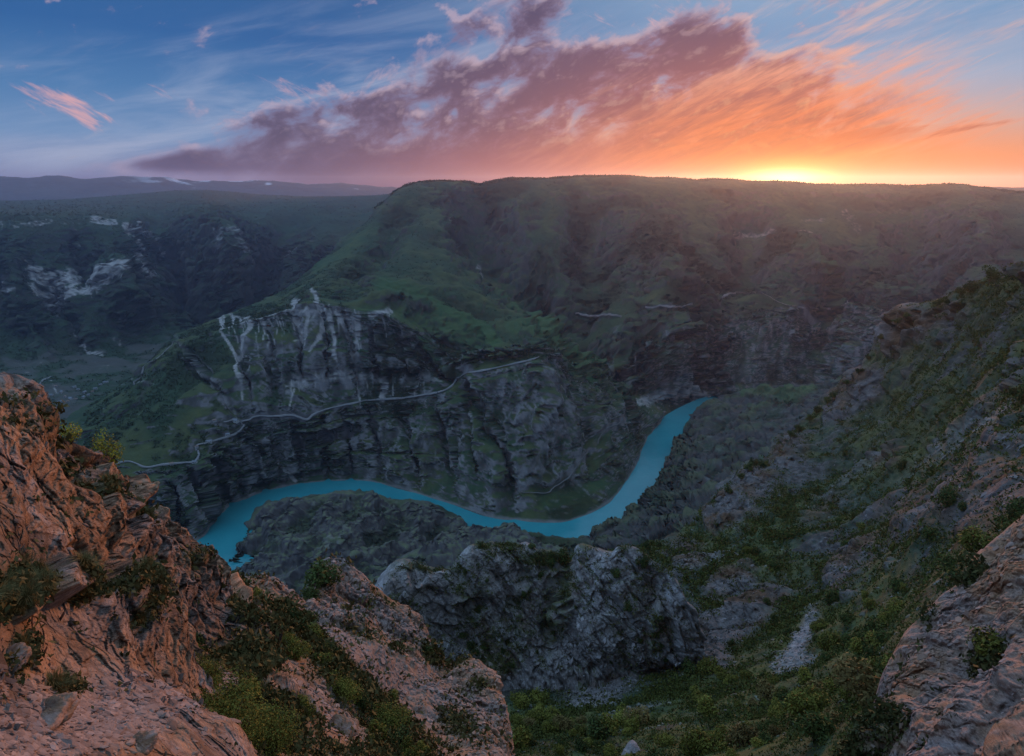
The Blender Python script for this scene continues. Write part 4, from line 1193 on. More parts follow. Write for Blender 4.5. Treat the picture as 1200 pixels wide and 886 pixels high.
def rock_spur():
    """pink rocky spur below the viewpoint, ending in a blunt nose over the gully"""
    top = row((215, 716, 19), (240, 690, 22), (270, 680, 25), (292, 682, 27), (304, 680, 28), (322, 688, 29.5), (338, 692, 31), (350, 702, 33), (357, 712, 35), (361, 704, 37), (366, 688, 38.5), (374, 672, 39.5), (386, 662, 40), (398, 659, 40.5),
              (412, 664, 40.5), (430, 673, 40), (448, 688, 39.5), (462, 704, 39), (478, 722, 38.5), (492, 742, 38), (505, 764, 37.5), (520, 778, 36.5), (540, 782, 35.5), (560, 785, 34.5), (574, 792, 33.5), (583, 805, 32), (590, 822, 30), (596, 850, 27), (602, 885, 24), (612, 940, 20), (640, 1060, 14))
    m1 = row((215, 742, 16), (270, 718, 19.5), (304, 716, 22), (338, 728, 24.5), (357, 734, 27), (374, 716, 31), (398, 705, 33.5), (430, 715, 34), (462, 744, 33), (492, 776, 32), (520, 800, 31), (560, 816, 29), (583, 840, 27), (602, 910, 22), (640, 1080, 13))
    m2 = row((215, 775, 12.8), (270, 765, 14.6), (304, 768, 16.2), (338, 772, 18), (374, 774, 21), (398, 772, 23), (430, 782, 24.5), (462, 806, 25), (492, 826, 25), (520, 842, 24.5), (560, 860, 23), (602, 945, 18.5), (640, 1100, 12))
    m3 = row((215, 822, 9.6), (270, 820, 10.6), (304, 824, 11.4), (338, 826, 12.6), (374, 830, 14), (430, 842, 16), (492, 872, 17), (560, 910, 17), (640, 1120, 10.5))
    m4 = row((215, 880, 7.0), (270, 884, 7.6), (338, 890, 8.6), (430, 910, 10), (560, 990, 10.5), (640, 1160, 8.5))
    m5 = row((215, 1010, 4.4), (338, 1020, 5.2), (430, 1050, 5.8), (640, 1260, 6))
    m6 = row((215, 1300, 2.4), (430, 1320, 3.0), (640, 1450, 3.5))
    L = Loft([[(px, D + 9, z - 26) for px, D, z in top], top, m1, m2, m3, m4, m5, m6], 215, 640, 660, [50, 110, 130, 110, 110, 60, 10])
    L.U0, L.V0 = L.U.copy(), L.V.copy()
    P = L.P.reshape(-1, 3)
    sc_ = np.clip(np.hypot(L.P[..., 0], L.P[..., 1]) / 28, 0.3, 1.2).reshape(-1)
    n1 = fbm(P / 5, 4).reshape(L.shape)
    L.push(fbm(P / 6 + 2, 4) * 1.6 * sc_)
    crag = area(L, [(400, 690, 50, 34, -40, 1), (460, 720, 40, 24, -45, 0.9), (320, 690, 40, 14, 0, 0.9), (560, 815, 40, 26, -20, 0.9), (350, 820, 60, 22, -20, 0.9), (400, 850, 30, 30, -30, 0.9), (300, 800, 40, 16, -10, 0.8), (520, 870, 60, 30, -20, 0.6), (590, 850, 20, 40, 0, 0.9), (255, 720, 40, 24, 0, 0.9)], 0.8 * n1)
    L.B = np.array([0.45, -0.48, 0.75])
    courses(L, (0.30, 0.05, 0.95), [(1.1, 2.6, 0.5), (0.4, 1.0, 0.24), (0.15, 0.4, 0.09)], (0.2 + 0.8 * crag) * sc_.reshape(L.shape) * (0.35 + 0.65 * sstep(L.T, 1.0, 1.4)), 8)
    fracture(L, (0.5, 0.1, 0.85), [(1.0, 1.0, 0.5, 0.22), (0.36, 0.36, 0.2, 0.08)], (0.25 + 0.75 * crag) * sc_.reshape(L.shape) * (0.35 + 0.65 * sstep(L.T, 1.0, 1.4)))
    grit(L, 0.9, 0.26 * sc_)
    grit(L, 0.26, 0.085 * sc_)
    P = L.P.reshape(-1, 3)
    n2 = fbm(P / 1.3 + 5, 5).reshape(L.shape); n3 = fbm(P / 0.35 + 5, 3).reshape(L.shape)
    veg = area(L, [(330, 740, 50, 14, -35, 0.9), (390, 790, 60, 18, -35, 1), (440, 830, 60, 20, -30, 1), (470, 870, 50, 24, -20, 1), (290, 850, 70, 40, 0, 1), (420, 740, 30, 8, -40, 0.5), (500, 770, 20, 8, -40, 0.6), (310, 720, 30, 10, -20, 0.7), (540, 850, 30, 10, -30, 0.5), (455, 700, 14, 6, -45, 0.5), (230, 790, 16, 40, 10, 0.6)], 0.7 * n2)
    veg = np.clip(np.maximum(veg, 0.75 * sstep(n1 + 0.6 * n2, 0.22, 0.5)), 0, 1) * (1 - 0.6 * crag)
    L.veg, L.crag = veg, crag
    c = mixv(np.array([0.215, 0.170, 0.148]), WARM_STONE, sstep(n1 + 0.4 * n2, -0.3, 0.3))
    c = mixv(c, np.array([0.27, 0.22, 0.20]), sstep(n2 + 0.5 * L.block + 0.3 * n3, 0.1, 0.5) * 0.6)
    c = mixv(c, RUST, sstep(n1 - n2, 0.35, 0.6) * 0.35)
    c = mixv(c, DARK, sstep(-n2 - 0.4 * n3, 0.2, 0.5) * 0.45)
    c = c * (0.68 + 0.32 * L.crack)[..., None]
    c = mixv(c, mixv(DRY, OLIVE, sstep(n2 + n3, -0.3, 0.3)), veg * 0.85)
    L.build('rocky_spur', M_rock, c)
    return L


def viewpoint_rock():
    """the layered red rock at the photographer's feet, on the left"""
    top = row((-220, 350, 9.5), (-120, 402, 10.5), (-60, 438, 11.2), (0, 468, 12), (20, 476, 12.3), (32, 486, 12.6), (55, 496, 13.2), (80, 508, 14), (104, 518, 15), (120, 528, 16), (140, 546, 17), (158, 560, 17.8), (166, 580, 18.2), (185, 596, 18.8), (205, 612, 19.4),
              (224, 628, 19.8), (236, 644, 20), (248, 652, 20), (262, 668, 20), (275, 684, 19.6), (290, 705, 19), (310, 750, 17), (330, 800, 14), (345, 850, 11), (360, 930, 8.5))
    m1 = row((-220, 430, 7.6), (-60, 490, 8.8), (0, 520, 9.5), (55, 548, 10.8), (104, 575, 12.2), (140, 600, 13.6), (166, 618, 14.8), (205, 650, 16), (248, 690, 16.8), (275, 718, 16.6), (310, 780, 14.2), (345, 870, 10), (360, 950, 7.8))
    m2 = row((-220, 540, 6.0), (-60, 590, 6.8), (0, 610, 7.3), (55, 632, 8.2), (104, 655, 9.4), (140, 672, 10.6), (166, 686, 11.5), (205, 712, 12.6), (248, 748, 13.4), (275, 776, 13.2), (310, 830, 11.4), (345, 905, 8.6), (360, 980, 6.9))
    m3 = row((-220, 650, 5.0), (-60, 680, 5.5), (0, 690, 5.9), (55, 706, 6.7), (104, 724, 7.6), (166, 752, 9.0), (205, 780, 9.7), (248, 812, 9.9), (275, 832, 9.7), (310, 880, 8.7), (345, 950, 7.0), (360, 1020, 5.9))
    m4 = row((-220, 760, 4.1), (-60, 772, 4.5), (0, 780, 4.75), (55, 790, 5.3), (104, 802, 6.0), (166, 822, 6.9), (205, 840, 7.2), (248, 862, 7.2), (310, 925, 6.4), (360, 1060, 5.0))
    m5 = row((-220, 870, 3.25), (0, 876, 3.75), (104, 884, 4.5), (205, 900, 5.1), (310, 980, 4.7), (360, 1110, 4.1))
    m6 = row((-220, 1060, 2.3), (0, 1060, 2.6), (205, 1080, 3.2), (360, 1200, 3.0))
    m7 = row((-220, 1400, 1.3), (0, 1400, 1.4), (205, 1400, 1.7), (360, 1500, 1.8))
    L = Loft([[(px, D + 4.5, z - 14) for px, D, z in top], top, m1, m2, m3, m4, m5, m6, m7], -220, 360, 820, [60, 130, 150, 160, 150, 150, 60, 12])
    L.U0, L.V0 = L.U.copy(), L.V.copy()
    P = L.P.reshape(-1, 3)
    sc_ = np.clip(np.hypot(L.P[..., 0], L.P[..., 1]) / 11, 0.32, 1.5).reshape(-1)
    n1 = fbm(P / 2.2, 4).reshape(L.shape)
    L.push(fbm(P / 2.6 + 2, 4) * 0.95 * sc_)
    beds = (0.20, -0.06, 0.98)
    L.B = np.array([0.62, -0.66, 0.42])
    L.edge = 0.35 + 0.65 * sstep(L.T, 1.0, 1.5)
    q = bed(L.P.reshape(-1, 3), beds)
    flatf = area(L, [(70, 850, 110, 40, 10, 1), (150, 845, 60, 30, 20, 0.9), (20, 790, 40, 16, 0, 0.4), (70, 510, 70, 8, -32, 0.5)], 0.4 * n1)
    w = (1 - 0.75 * flatf).reshape(-1)
    e = sstep(L.T, 1.0, 2.2)[..., None]
    L.B = np.array([0.40, -0.20, 0.89]) * (1 - e) + np.array([0.58, -0.62, 0.53]) * e
    ew = sc_ * w * L.edge.reshape(-1)
    courses(L, (0.20, -0.06, 0.98), [(0.95, 2.4, 0.17), (0.34, 0.9, 0.16), (0.13, 0.30, 0.07)], ew)
    relax(L)
    L.shelf = L.bedrnd
    L.flatf = flatf
    fracture(L, beds, [(1.1, 0.9, 0.5, 0.10), (0.36, 0.30, 0.18, 0.06), (0.12, 0.10, 0.07, 0.026)], (sc_ * w).reshape(L.shape) * L.edge)
    grit(L, 0.45, 0.07 * sc_ * w)
    grit(L, 0.12, 0.030 * sc_ * w)
    P = L.P.reshape(-1, 3)
    n2 = fbm(P / 0.6 + 5, 5).reshape(L.shape); n3 = fbm(P / 0.13 + 5, 3).reshape(L.shape)
    grey = area(L, [(70, 850, 120, 40, 10, 1), (130, 720, 50, 22, -20, 0.9), (110, 690, 30, 14, 0, 0.8), (150, 590, 40, 14, -40, 0.6), (60, 505, 60, 10, -32, 0.8), (170, 850, 50, 22, 20, 0.8), (190, 640, 40, 16, -40, 0.6)], 0.7 * n2)
    veg = area(L, [(75, 528, 70, 6, -34, 0.38), (30, 512, 26, 6, -30, 0.3), (15, 690, 36, 26, 0, 0.9), (120, 688, 46, 14, -10, 0.9), (160, 720, 14, 20, 0, 0.5), (120, 578, 22, 8, -30, 0.8), (165, 600, 18, 9, -40, 0.7), (215, 660, 16, 10, -40, 0.6), (285, 725, 26, 12, -40, 0.8), (40, 760, 14, 30, 0, 0.6), (280, 780, 40, 24, 0, 0.8), (90, 800, 14, 10, 0, 0.6)], 0.8 * n2)
    L.veg = np.clip(veg, 0, 1)
    c = mixv(WARM_STONE * 0.95, np.array([0.300, 0.185, 0.110]), sstep(n2 + 0.5 * L.block, -0.3, 0.4))
    c = mixv(c, np.array([0.215, 0.180, 0.165]), np.clip(grey + 0.85 * sstep(n1 + 0.5 * n2, 0.0, 0.35), 0, 1) * 0.85)
    c = mixv(c, RUST, sstep(n1 + 0.6 * n2, 0.38, 0.62) * 0.45)
    c = mixv(c, np.array([0.36, 0.26, 0.20]), sstep(n2 + 0.6 * n3 + 0.3 * L.block, 0.35, 0.7) * 0.5)
    c = mixv(c, DARK * 1.1, sstep(-n2 - 0.5 * n3 - 0.5 * L.bedrnd, 0.2, 0.6) * 0.6)
    c = c * (1 + 0.7 * np.clip(L.bedrnd, -0.6, 0.6))[..., None]
    c = c * (0.40 + 0.60 * L.crack)[..., None]
    c = mixv(c, mixv(DRY * 0.8, OLIVE, sstep(n2 + n3, -0.3, 0.3)), L.veg * 0.8)
    L.build('viewpoint_rock', M_rock, c)
    return L


def buttress():
    """the streaked reddish rock face at the lower right"""
    top = row((940, 960, 22), (960, 925, 25), (985, 890, 28), (1003, 868, 30), (1020, 835, 31.5), (1032, 798, 32.5), (1048, 765, 33.5), (1062, 742, 34.5), (1080, 722, 35.5), (1100, 700, 36), (1120, 684, 36.5), (1136, 664, 37), (1152, 644, 38), (1168, 630, 38.5), (1184, 616, 39),
              (1200, 604, 39.5), (1240, 574, 40), (1320, 520, 40), (1480, 440, 40))
    m1 = row((940, 990, 19.5), (985, 920, 24.5), (1020, 870, 27.5), (1048, 812, 29.5), (1080, 772, 31), (1120, 738, 31.8), (1160, 706, 32), (1200, 676, 32), (1320, 600, 31), (1480, 520, 30))
    m2 = row((940, 1030, 16.5), (985, 960, 20), (1020, 910, 22.5), (1048, 870, 24.2), (1080, 838, 25.2), (1120, 806, 25.8), (1160, 780, 25.6), (1200, 752, 25), (1320, 680, 23.5), (1480, 600, 22.5))
    m3 = row((940, 1080, 13), (985, 1010, 15.5), (1048, 940, 17.8), (1120, 888, 18.6), (1200, 840, 17.6), (1320, 770, 16), (1480, 700, 15))
    m4 = row((940, 1160, 9), (1048, 1040, 11.5), (1200, 960, 11), (1320, 900, 10), (1480, 830, 9.4))
    m5 = row((940, 1300, 5), (1200, 1150, 5.5), (1480, 1050, 5))
    L = Loft([[(px, D + 9, z - 12) for px, D, z in top], top, m1, m2, m3, m4, m5], 940, 1480, 640, [60, 150, 160, 130, 50, 14])
    L.U0, L.V0 = L.U.copy(), L.V.copy()
    P = L.P.reshape(-1, 3)
    n1 = fbm(P / 4, 4).reshape(L.shape)
    L.push(fbm(P / 5 + 2, 4) * 1.6 * (0.1 + 0.9 * sstep(L.T, 0.95, 1.3)).reshape(-1))
    beds = (0.92, 0.30, 0.28)
    L.B = np.array([-0.55, -0.55, 0.63])
    L.edge = 0.35 + 0.65 * sstep(L.T, 1.0, 1.5)
    q = bed(L.P.reshape(-1, 3), beds)
    courses(L, beds, [(1.5, 3.2, 0.42), (0.55, 1.3, 0.24), (0.2, 0.5, 0.10)], L.edge, 3)
    fracture(L, beds, [(1.5, 1.2, 0.7, 0.12), (0.5, 0.4, 0.25, 0.10), (0.22, 0.18, 0.12, 0.05)], L.edge)
    grit(L, 1.1, 0.22)
    grit(L, 0.4, 0.17)
    grit(L, 0.16, 0.06)
    P = L.P.reshape(-1, 3)
    n2 = fbm(P / 1.2 + 5, 5).reshape(L.shape); n3 = fbm(P / 0.3 + 5, 3).reshape(L.shape)
    drip = fbm(bed(P, beds) / np.array([3.5, 3.5, 0.5]) + 5, 4).reshape(L.shape)
    veg = area(L, [(1150, 765, 26, 12, 30, 1), (1050, 860, 26, 16, 40, 0.8), (1000, 900, 40, 20, 30, 0.9), (1130, 668, 24, 8, 40, 0.9), (1080, 720, 14, 6, 40, 0.6), (1190, 870, 20, 12, 0, 0.5)], 0.7 * n2)
    L.veg = np.clip(veg, 0, 1)
    c = mixv(np.array([0.255, 0.190, 0.160]), WARM_STONE * 1.05, sstep(n1 + 0.5 * n2, -0.25, 0.3))
    c = mixv(c, RUST * 1.05, sstep(drip + 0.3 * n1, 0.12, 0.4) * 0.65)
    c = mixv(c, np.array([0.32, 0.29, 0.29]), sstep(-drip + 0.3 * n2, 0.2, 0.5) * 0.45)
    c = mixv(c, DARK, sstep(-n2 - 0.4 * n3, 0.2, 0.55) * 0.5)
    c = c * (0.65 + 0.35 * L.crack)[..., None]
    c = mixv(c, mixv(SCRUB, OLIVE, sstep(n2 + n3, -0.3, 0.3)), L.veg * 0.85)
    L.build('rock_buttress', M_rock, c)
    return L


L_hill = hillside()
L_knoll = knoll()
L_spur = rock_spur()
L_view = viewpoint_rock()
L_butt = buttress()
# ------------------------------------------------------------------ plants, stones, roads, houses
rng = np.random.RandomState(11)
random.seed(5)


def leaf_mat(name, tint):
    m, b = new_mat(name)
    nt = m.node_tree
    at = nt.nodes.new('ShaderNodeAttribute'); at.attribute_name = 'albedo'
    oi = nt.nodes.new('ShaderNodeObjectInfo')
    r = S(oi.outputs['Random'])
    c = mixc(1.0, S(at.outputs['Color']), mixc(r, tuple(t * 0.7 for t in tint), tuple(t * 1.3 for t in tint)), 'MULTIPLY')
    nt.links.new(c.s, b.inputs['Base Color'])
    b.inputs['Roughness'].default_value = 0.75
    b.inputs['Specular IOR Level'].default_value = 0.1
    return m


M_leaf = leaf_mat('shrub_leaves', (1, 1, 1))
M_bark = plain_mat('bark', (0.09, 0.07, 0.05), 0.9, 0.3, 8.0)
M_stone = ground_mat('loose_stone', 6.0, 0.02, 0.4, 0.9)


def leaves(g, lobes, n, size, c0, c1, droop=0.0):
    """leaf-sized faces through the volume of a few lobes -> verts, quads, colours"""
    lob = np.array(lobes, float)                                   # cx cy cz rx ry rz
    wts = lob[:, 3] * lob[:, 4] * lob[:, 5]
    k = g.choice(len(lob), n, p=wts / wts.sum())
    d = g.normal(size=(n, 3)); d /= np.linalg.norm(d, axis=1, keepdims=True)
    r = (0.35 + 0.75 * g.rand(n) ** 0.6)[:, None]
    c = lob[k, :3] + d * r * lob[k, 3:]
    nrm = d * 0.7 + g.normal(size=(n, 3)) * 0.7 + np.array([0, 0, 0.3])
    nrm /= np.linalg.norm(nrm, axis=1, keepdims=True)
    a = np.cross(nrm, g.normal(size=(n, 3))); a /= np.linalg.norm(a, axis=1, keepdims=True)
    a[:, 2] -= droop
    b = np.cross(nrm, a)
    s = (size * (0.55 + 0.9 * g.rand(n)))[:, None]
    V = np.stack([c - a * s, c + b * s * 0.42, c + a * s, c - b * s * 0.42], 1).reshape(-1, 3)
    Fq = np.arange(4 * n).reshape(n, 4)
    t = np.clip(g.rand(n) * 0.7 + 0.3 * g.rand(len(lob))[k], 0, 1)
    col = np.repeat(mixv(np.asarray(c0), np.asarray(c1), t), 4, 0)
    return V, Fq, col


def tube(path, r0, r1, n=5):
    path = np.asarray(path, float)
    V, Fq = [], []
    for i, p in enumerate(path):
        t = path[min(i + 1, len(path) - 1)] - path[max(i - 1, 0)]
        t /= np.linalg.norm(t) + 1e-9
        a = np.cross(t, [0.3, 0.9, 0.1]); a /= np.linalg.norm(a)
        b = np.cross(t, a)
        r = lerp(r0, r1, i / (len(path) - 1))
        for k in range(n):
            th = 2 * math.pi * k / n
            V.append(p + r * (a * math.cos(th) + b * math.sin(th)))
    for i in range(len(path) - 1):
        for k in range(n):
            Fq.append((i * n + k, i * n + (k + 1) % n, (i + 1) * n + (k + 1) % n, (i + 1) * n + k))
    return np.array(V), np.array(Fq)


def join(parts):
    V, Fq, off = [], [], 0
    for v, f in parts:
        V.append(v); Fq.append(f + off); off += len(v)
    return np.concatenate(V), np.concatenate(Fq)


def woody(seed, lobes, n, leaf, c0, c1, stem_r):
    """a unit shrub: foliage mesh and stem mesh"""
    g = np.random.RandomState(seed)
    V, Fq, col = leaves(g, lobes, n, leaf, c0, c1)
    fm = mesh_from('foliage', V, Fq, col, False)
    fm.materials.append(M_leaf)
    ps = []
    for L_ in lobes:
        c = np.array(L_[:3])
        base = np.array([0.06 * g.normal(), 0.06 * g.normal(), -0.25])
        mid = base * 0.4 + c * 0.5 + g.normal(size=3) * 0.05
        ps.append(tube([base, mid, c, c + np.array([0, 0, L_[5] * 0.5])], stem_r, stem_r * 0.3))
    V, Fq = join(ps)
    sm = mesh_from('stems', V, Fq, None, True)
    sm.materials.append(M_bark)
    return fm, sm


def shrub_lobes(g, n, w, h):
    out = []
    for i in range(n):
        a, r = g.rand() * 2 * math.pi, w * (0.15 + 0.55 * g.rand())
        s = 0.22 + 0.26 * g.rand()
        out.append((r * math.cos(a), r * math.sin(a), h * (0.25 + 0.5 * g.rand()), s * w * 1.15, s * w * 1.15, s * h * 1.1))
    return out


G_DARK = ((0.022, 0.034, 0.010), (0.060, 0.080, 0.020))
G_OLIVE = ((0.060, 0.066, 0.012), (0.170, 0.165, 0.030))
G_YELLOW = ((0.13, 0.13, 0.014), (0.34, 0.29, 0.03))
G_BROWN = ((0.045, 0.034, 0.016), (0.095, 0.075, 0.030))
SHRUBS = {}
G_DRY = ((0.075, 0.058, 0.018), (0.170, 0.130, 0.045))
for kind, (c0, c1) in dict(dark=G_DARK, olive=G_OLIVE, dry=G_DRY).items():
    SHRUBS[kind] = []
    for i in range(5):
        g = np.random.RandomState(100 + 7 * i + len(kind))
        SHRUBS[kind].append(woody(200 + i, shrub_lobes(g, 9 + i, 0.62, 0.85), 1500, 0.060, c0, c1, 0.03))


def thing(name, label, cat, loc, rz=0.0, s=1.0, group=None):
    o = bpy.data.objects.new(name, None)
    o.empty_display_size = 0.2
    COL.objects.link(o)
    o.location = loc
    o.rotation_euler = (0, 0, rz)
    o.scale = (s, s, s) if np.isscalar(s) else s
    o['label'], o['category'] = label, cat
    if group: o['group'] = group
    return o


def part(name, me, parent):
    o = bpy.data.objects.new(name, me)
    COL.objects.link(o)
    o.parent = parent
    return o


def shrub(kind, p, size, label, group=None, name='shrub', cat='shrub', i=None):
    fm, sm = SHRUBS[kind][rng.randint(5) if i is None else i]
    e = thing(name, label, cat, p, rng.rand() * 6.28, (size * (0.85 + 0.3 * rng.rand()), size * (0.85 + 0.3 * rng.rand()), size * (0.8 + 0.4 * rng.rand())), group)
    part('foliage', fm, e)
    part('stems', sm, e)
    return e


def pick(L, weight, n, g=None):
    """random surface vertices, by weight"""
    w = weight.reshape(-1).astype(float)
    j = (g or rng).choice(len(w), n, replace=False, p=w / w.sum())
    return L.P.reshape(-1, 3)[j], L.N.reshape(-1, 3)[j], j


def inside(L, x0, y0, x1, y1):
    return (L.U0 > x0) & (L.U0 < x1) & (L.V0 > y0) & (L.V0 < y1)


# ---- shrubs as things
front = (L_hill.T > 1.04) & (L_hill.T < 6.2)
w = front * inside(L_hill, 640, 300, 1230, 780) * (0.05 + L_hill.veg ** 1.5) * (L_hill.P[..., 1] > 30)
P, N, _ = pick(L_hill, w, 125)
for p in P:
    shrub('dark' if rng.rand() < 0.7 else 'olive', p, 0.8 + 3.2 * rng.rand() ** 3, 'low rounded dark green shrub growing on the stony slope at the right', 'shrubs scattered over the right slope')
openfloor = area(L_hill, [(700, 803, 95, 26, 3, 1), (700, 830, 60, 14, 5, 0.8)], None, 0.25)
w = front * inside(L_hill, 590, 790, 1060, 900) * (0.02 + L_hill.veg ** 2) * (1 - openfloor)
P, N, _ = pick(L_hill, w, 115)
for p in P:
    k_ = rng.rand()
    dry_ = k_ > 0.86
    shrub('dry' if dry_ else 'olive' if k_ > 0.22 else 'dark', p, 1.1 + 2.9 * rng.rand() ** 2.2, 'brownish half dry bush among the green bushes on the gully floor' if dry_ else 'olive green bush in the thicket on the floor of the gully' if k_ > 0.22 else 'dark green bush among the olive bushes on the gully floor', 'dry bushes of the gully thicket' if dry_ else 'olive bushes of the gully thicket' if k_ > 0.22 else 'dark bushes of the gully thicket')
w = front * inside(L_hill, 900, 690, 1060, 840) * (0.05 + L_hill.veg ** 2)
P, N, _ = pick(L_hill, w, 45)
for p in P:
    shrub('olive' if rng.rand() < 0.5 else 'dark', p, 1.3 + 1.3 * rng.rand(), 'leafy green bush beside the grey scree chute under the slope', 'bushes beside the scree chute')
w = (L_knoll.T > 0.98) * (L_knoll.T < 4.3) * L_knoll.veg ** 2
P, N, _ = pick(L_knoll, w, 34)
for p in P:
    shrub('dark', p, 0.8 + 1.1 * rng.rand() ** 1.5, 'dark shrub rooted in a cleft of the grey crag', 'shrubs on the grey crag')
w = (L_spur.T > 1.1) * (L_spur.T < 4.6) * (L_spur.veg > 0.5)
P, N, _ = pick(L_spur, w, 46)
for p in P:
    d = np.linalg.norm(p - np.array([0, 0, CAM_Z]))
    shrub('olive' if rng.rand() < 0.6 else 'dark', p, (0.35 + 0.5 * rng.rand()) * min(1, d / 24), 'small bushy plant among the stones of the pink rocky spur', 'plants on the rocky spur')

# single bushes that stand out
def lone(L, px, py, kind, size, label, i=0, tmin=0.9, name='shrub', cat='shrub'):
    p, n = L.at(px, py, tmin)
    return shrub(kind, p - np.array([0, 0, 0.05 * size]), size, label, None, name, cat, i)


lone(L_spur, 379, 682, 'dark', 1.9, 'dark bush on the left shoulder of the pink rocky nose', 1)
lone(L_spur, 366, 700, 'dark', 1.0, 'low dark bush just below the bush on the rocky nose', 3)
lone(L_knoll, 662, 656, 'dark', 3.4, 'tall dark bush in the notch between the two heads of the grey crag', 2)
lone(L_knoll, 648, 652, 'dark', 2.2, 'smaller dark bush left of the tall bush in the crag notch', 4)
lone(L_knoll, 752, 664, 'dark', 2.6, 'dark bush clinging to the right-hand head of the grey crag', 0)
lone(L_hill, 806, 724, 'dark', 5.2, 'broad dark bush between the grey crag and the rocky steps', 0, 1.5)
lone(L_hill, 783, 770, 'dark', 4.0, 'dark bush at the foot of the grey crag beside the gully head', 3, 1.5)
lone(L_hill, 625, 790, 'dark', 4.2, 'low spreading dark bush below the left end of the crag face', 2, 1.5)
lone(L_hill, 1050, 690, 'dark', 2.6, 'dark bush standing just left of the red rock buttress', 1, 1.5)
lone(L_butt, 1152, 770, 'olive', 1.5, 'green bush growing in a hollow of the red rock buttress', 2)
lone(L_hill, 1110, 590, 'dark', 3.6, 'large drooping bush on the steep bank above the red buttress', 4, 1.5)
lone(L_hill, 1056, 548, 'dark', 3.2, 'dark bush on the mid slope below the brown cliff', 1, 1.5)

# trees along the ridge of the right slope
TREES = []
for i in range(4):
    g = np.random.RandomState(40 + i)
    lob = [(0.12 * g.normal(), 0.12 * g.normal(), 0.42 + 0.13 * k, 0.30 - 0.03 * k, 0.30 - 0.03 * k, 0.17) for k in range(4)] + [(0.25 * g.normal(), 0.25 * g.normal(), 0.5 + 0.1 * g.rand(), 0.2, 0.2, 0.15) for _ in range(4)]
    V, Fq, col = leaves(g, lob, 1100, 0.05, G_DARK[0], G_DARK[1])
    fm = mesh_from('crown', V, Fq, col, False); fm.materials.append(M_leaf)
    V, Fq = join([tube([(0, 0, -0.12), (0.02, 0.01, 0.3), (0.0, 0.03, 0.8)], 0.035, 0.012)] + [tube([(0.01, 0.01, 0.3), (l[0] * 0.6, l[1] * 0.6, l[2])], 0.016, 0.006) for l in lob[4:]])
    tm = mesh_from('trunk', V, Fq, None, True); tm.materials.append(M_bark)
    TREES.append((fm, tm))


def tree(p, h, label, group=None):
    fm, tm = TREES[rng.randint(4)]
    e = thing('tree', label, 'tree', p, rng.rand() * 6, (h * (0.8 + 0.4 * rng.rand()), h * (0.8 + 0.4 * rng.rand()), h), group)
    part('crown', fm, e); part('trunk', tm, e)
    return e


p, n = L_hill.at(1158, 333, 0.95)
tree(p, 7.5, 'small dark tree alone on the skyline near the top of the right slope')
for px, py, h in ((1133, 344, 7), (1126, 346, 6), (1139, 341, 5.5), (1108, 356, 5), (1098, 358, 5), (1062, 372, 4.5), (1050, 380, 5), (1030, 398, 5), (1016, 420, 4.5), (1005, 437, 5),
                  (992, 450, 5), (975, 466, 6), (968, 472, 6), (955, 484, 7), (948, 492, 6), (936, 504, 6), (926, 512, 6), (884, 545, 6.5), (878, 550, 6), (893, 545, 5), (868, 560, 5), (852, 578, 5), (772, 640, 4), (758, 642, 4.5), (735, 646, 4), (720, 648, 3.6), (708, 652, 3.6)):
    p, n = L_hill.at(px, py + 1, 0.97)
    tree(p - np.array([0, 0, 0.3]), h * 0.8, 'dark bushy tree rooted along the rocky ridge line of the right slope', 'trees along the ridge of the right slope')

# bushes close to the viewpoint: finer leaves
def near_bush(px, py, L, size, c, n, leaf, nl, label, seed, tmin=0.9, tall=0.85):
    g = np.random.RandomState(seed)
    lob = shrub_lobes(g, nl, 0.7, tall)
    V, Fq, col = leaves(g, lob, n, leaf / size, c[0], c[1])
    fm = mesh_from('foliage', V, Fq, col, False); fm.materials.append(M_leaf)
    ps = []
    for l in lob:
        for k in range(3):
            q = np.array(l[:3]) + g.normal(size=3) * np.array(l[3:]) * 0.6
            ps.append(tube([(0.05 * g.normal(), 0.05 * g.normal(), -0.15), q * 0.5 + g.normal(size=3) * 0.04, q], 0.012, 0.003, 4))
    V, Fq = join(ps)
    sm = mesh_from('stems', V, Fq, None, True); sm.materials.append(M_bark)
    p, nn = L.at(px, py, tmin)
    e = thing('bush', label, 'bush', p, 0.0, size)
    part('foliage', fm, e); part('stems', sm, e)


near_bush(130, 540, L_view, 0.62, G_YELLOW, 1100, 0.026, 12, 'yellow-green bush sprouting from the edge of the red layered rock', 3, 0.7, 1.1)
near_bush(98, 505, L_view, 0.40, G_YELLOW, 500, 0.024, 8, 'small yellow-green sprig above the yellow-green bush on the rock edge', 4, 0.7, 0.9)
near_bush(270, 868, L_spur, 0.95, G_OLIVE, 9000, 0.020, 16, 'leafy green bush in the lower left hollow between the red rocks', 5)
near_bush(318, 876, L_spur, 0.75, G_OLIVE, 6000, 0.020, 12, 'green bush right of the leafy bush in the lower left hollow', 6)
near_bush(234, 812, L_spur, 0.7, G_OLIVE, 5000, 0.020, 10, 'dull green bush tucked under the overhanging red rock', 7)
near_bush(292, 736, L_spur, 0.8, G_BROWN, 4200, 0.024, 12, 'brownish bush beside the right end of the red layered rock', 8)
near_bush(400, 812, L_spur, 1.1, G_OLIVE, 5200, 0.030, 14, 'spreading bush in the grassy strip across the pink spur', 9, 1.2, 0.5)
near_bush(455, 850, L_spur, 1.3, G_OLIVE, 5200, 0.034, 14, 'low bush at the lower end of the grassy strip on the pink spur', 10, 1.2, 0.5)
near_bush(340, 766, L_spur, 0.9, G_OLIVE, 4200, 0.028, 12, 'low bush at the upper end of the grassy strip on the pink spur', 12, 1.2, 0.5)


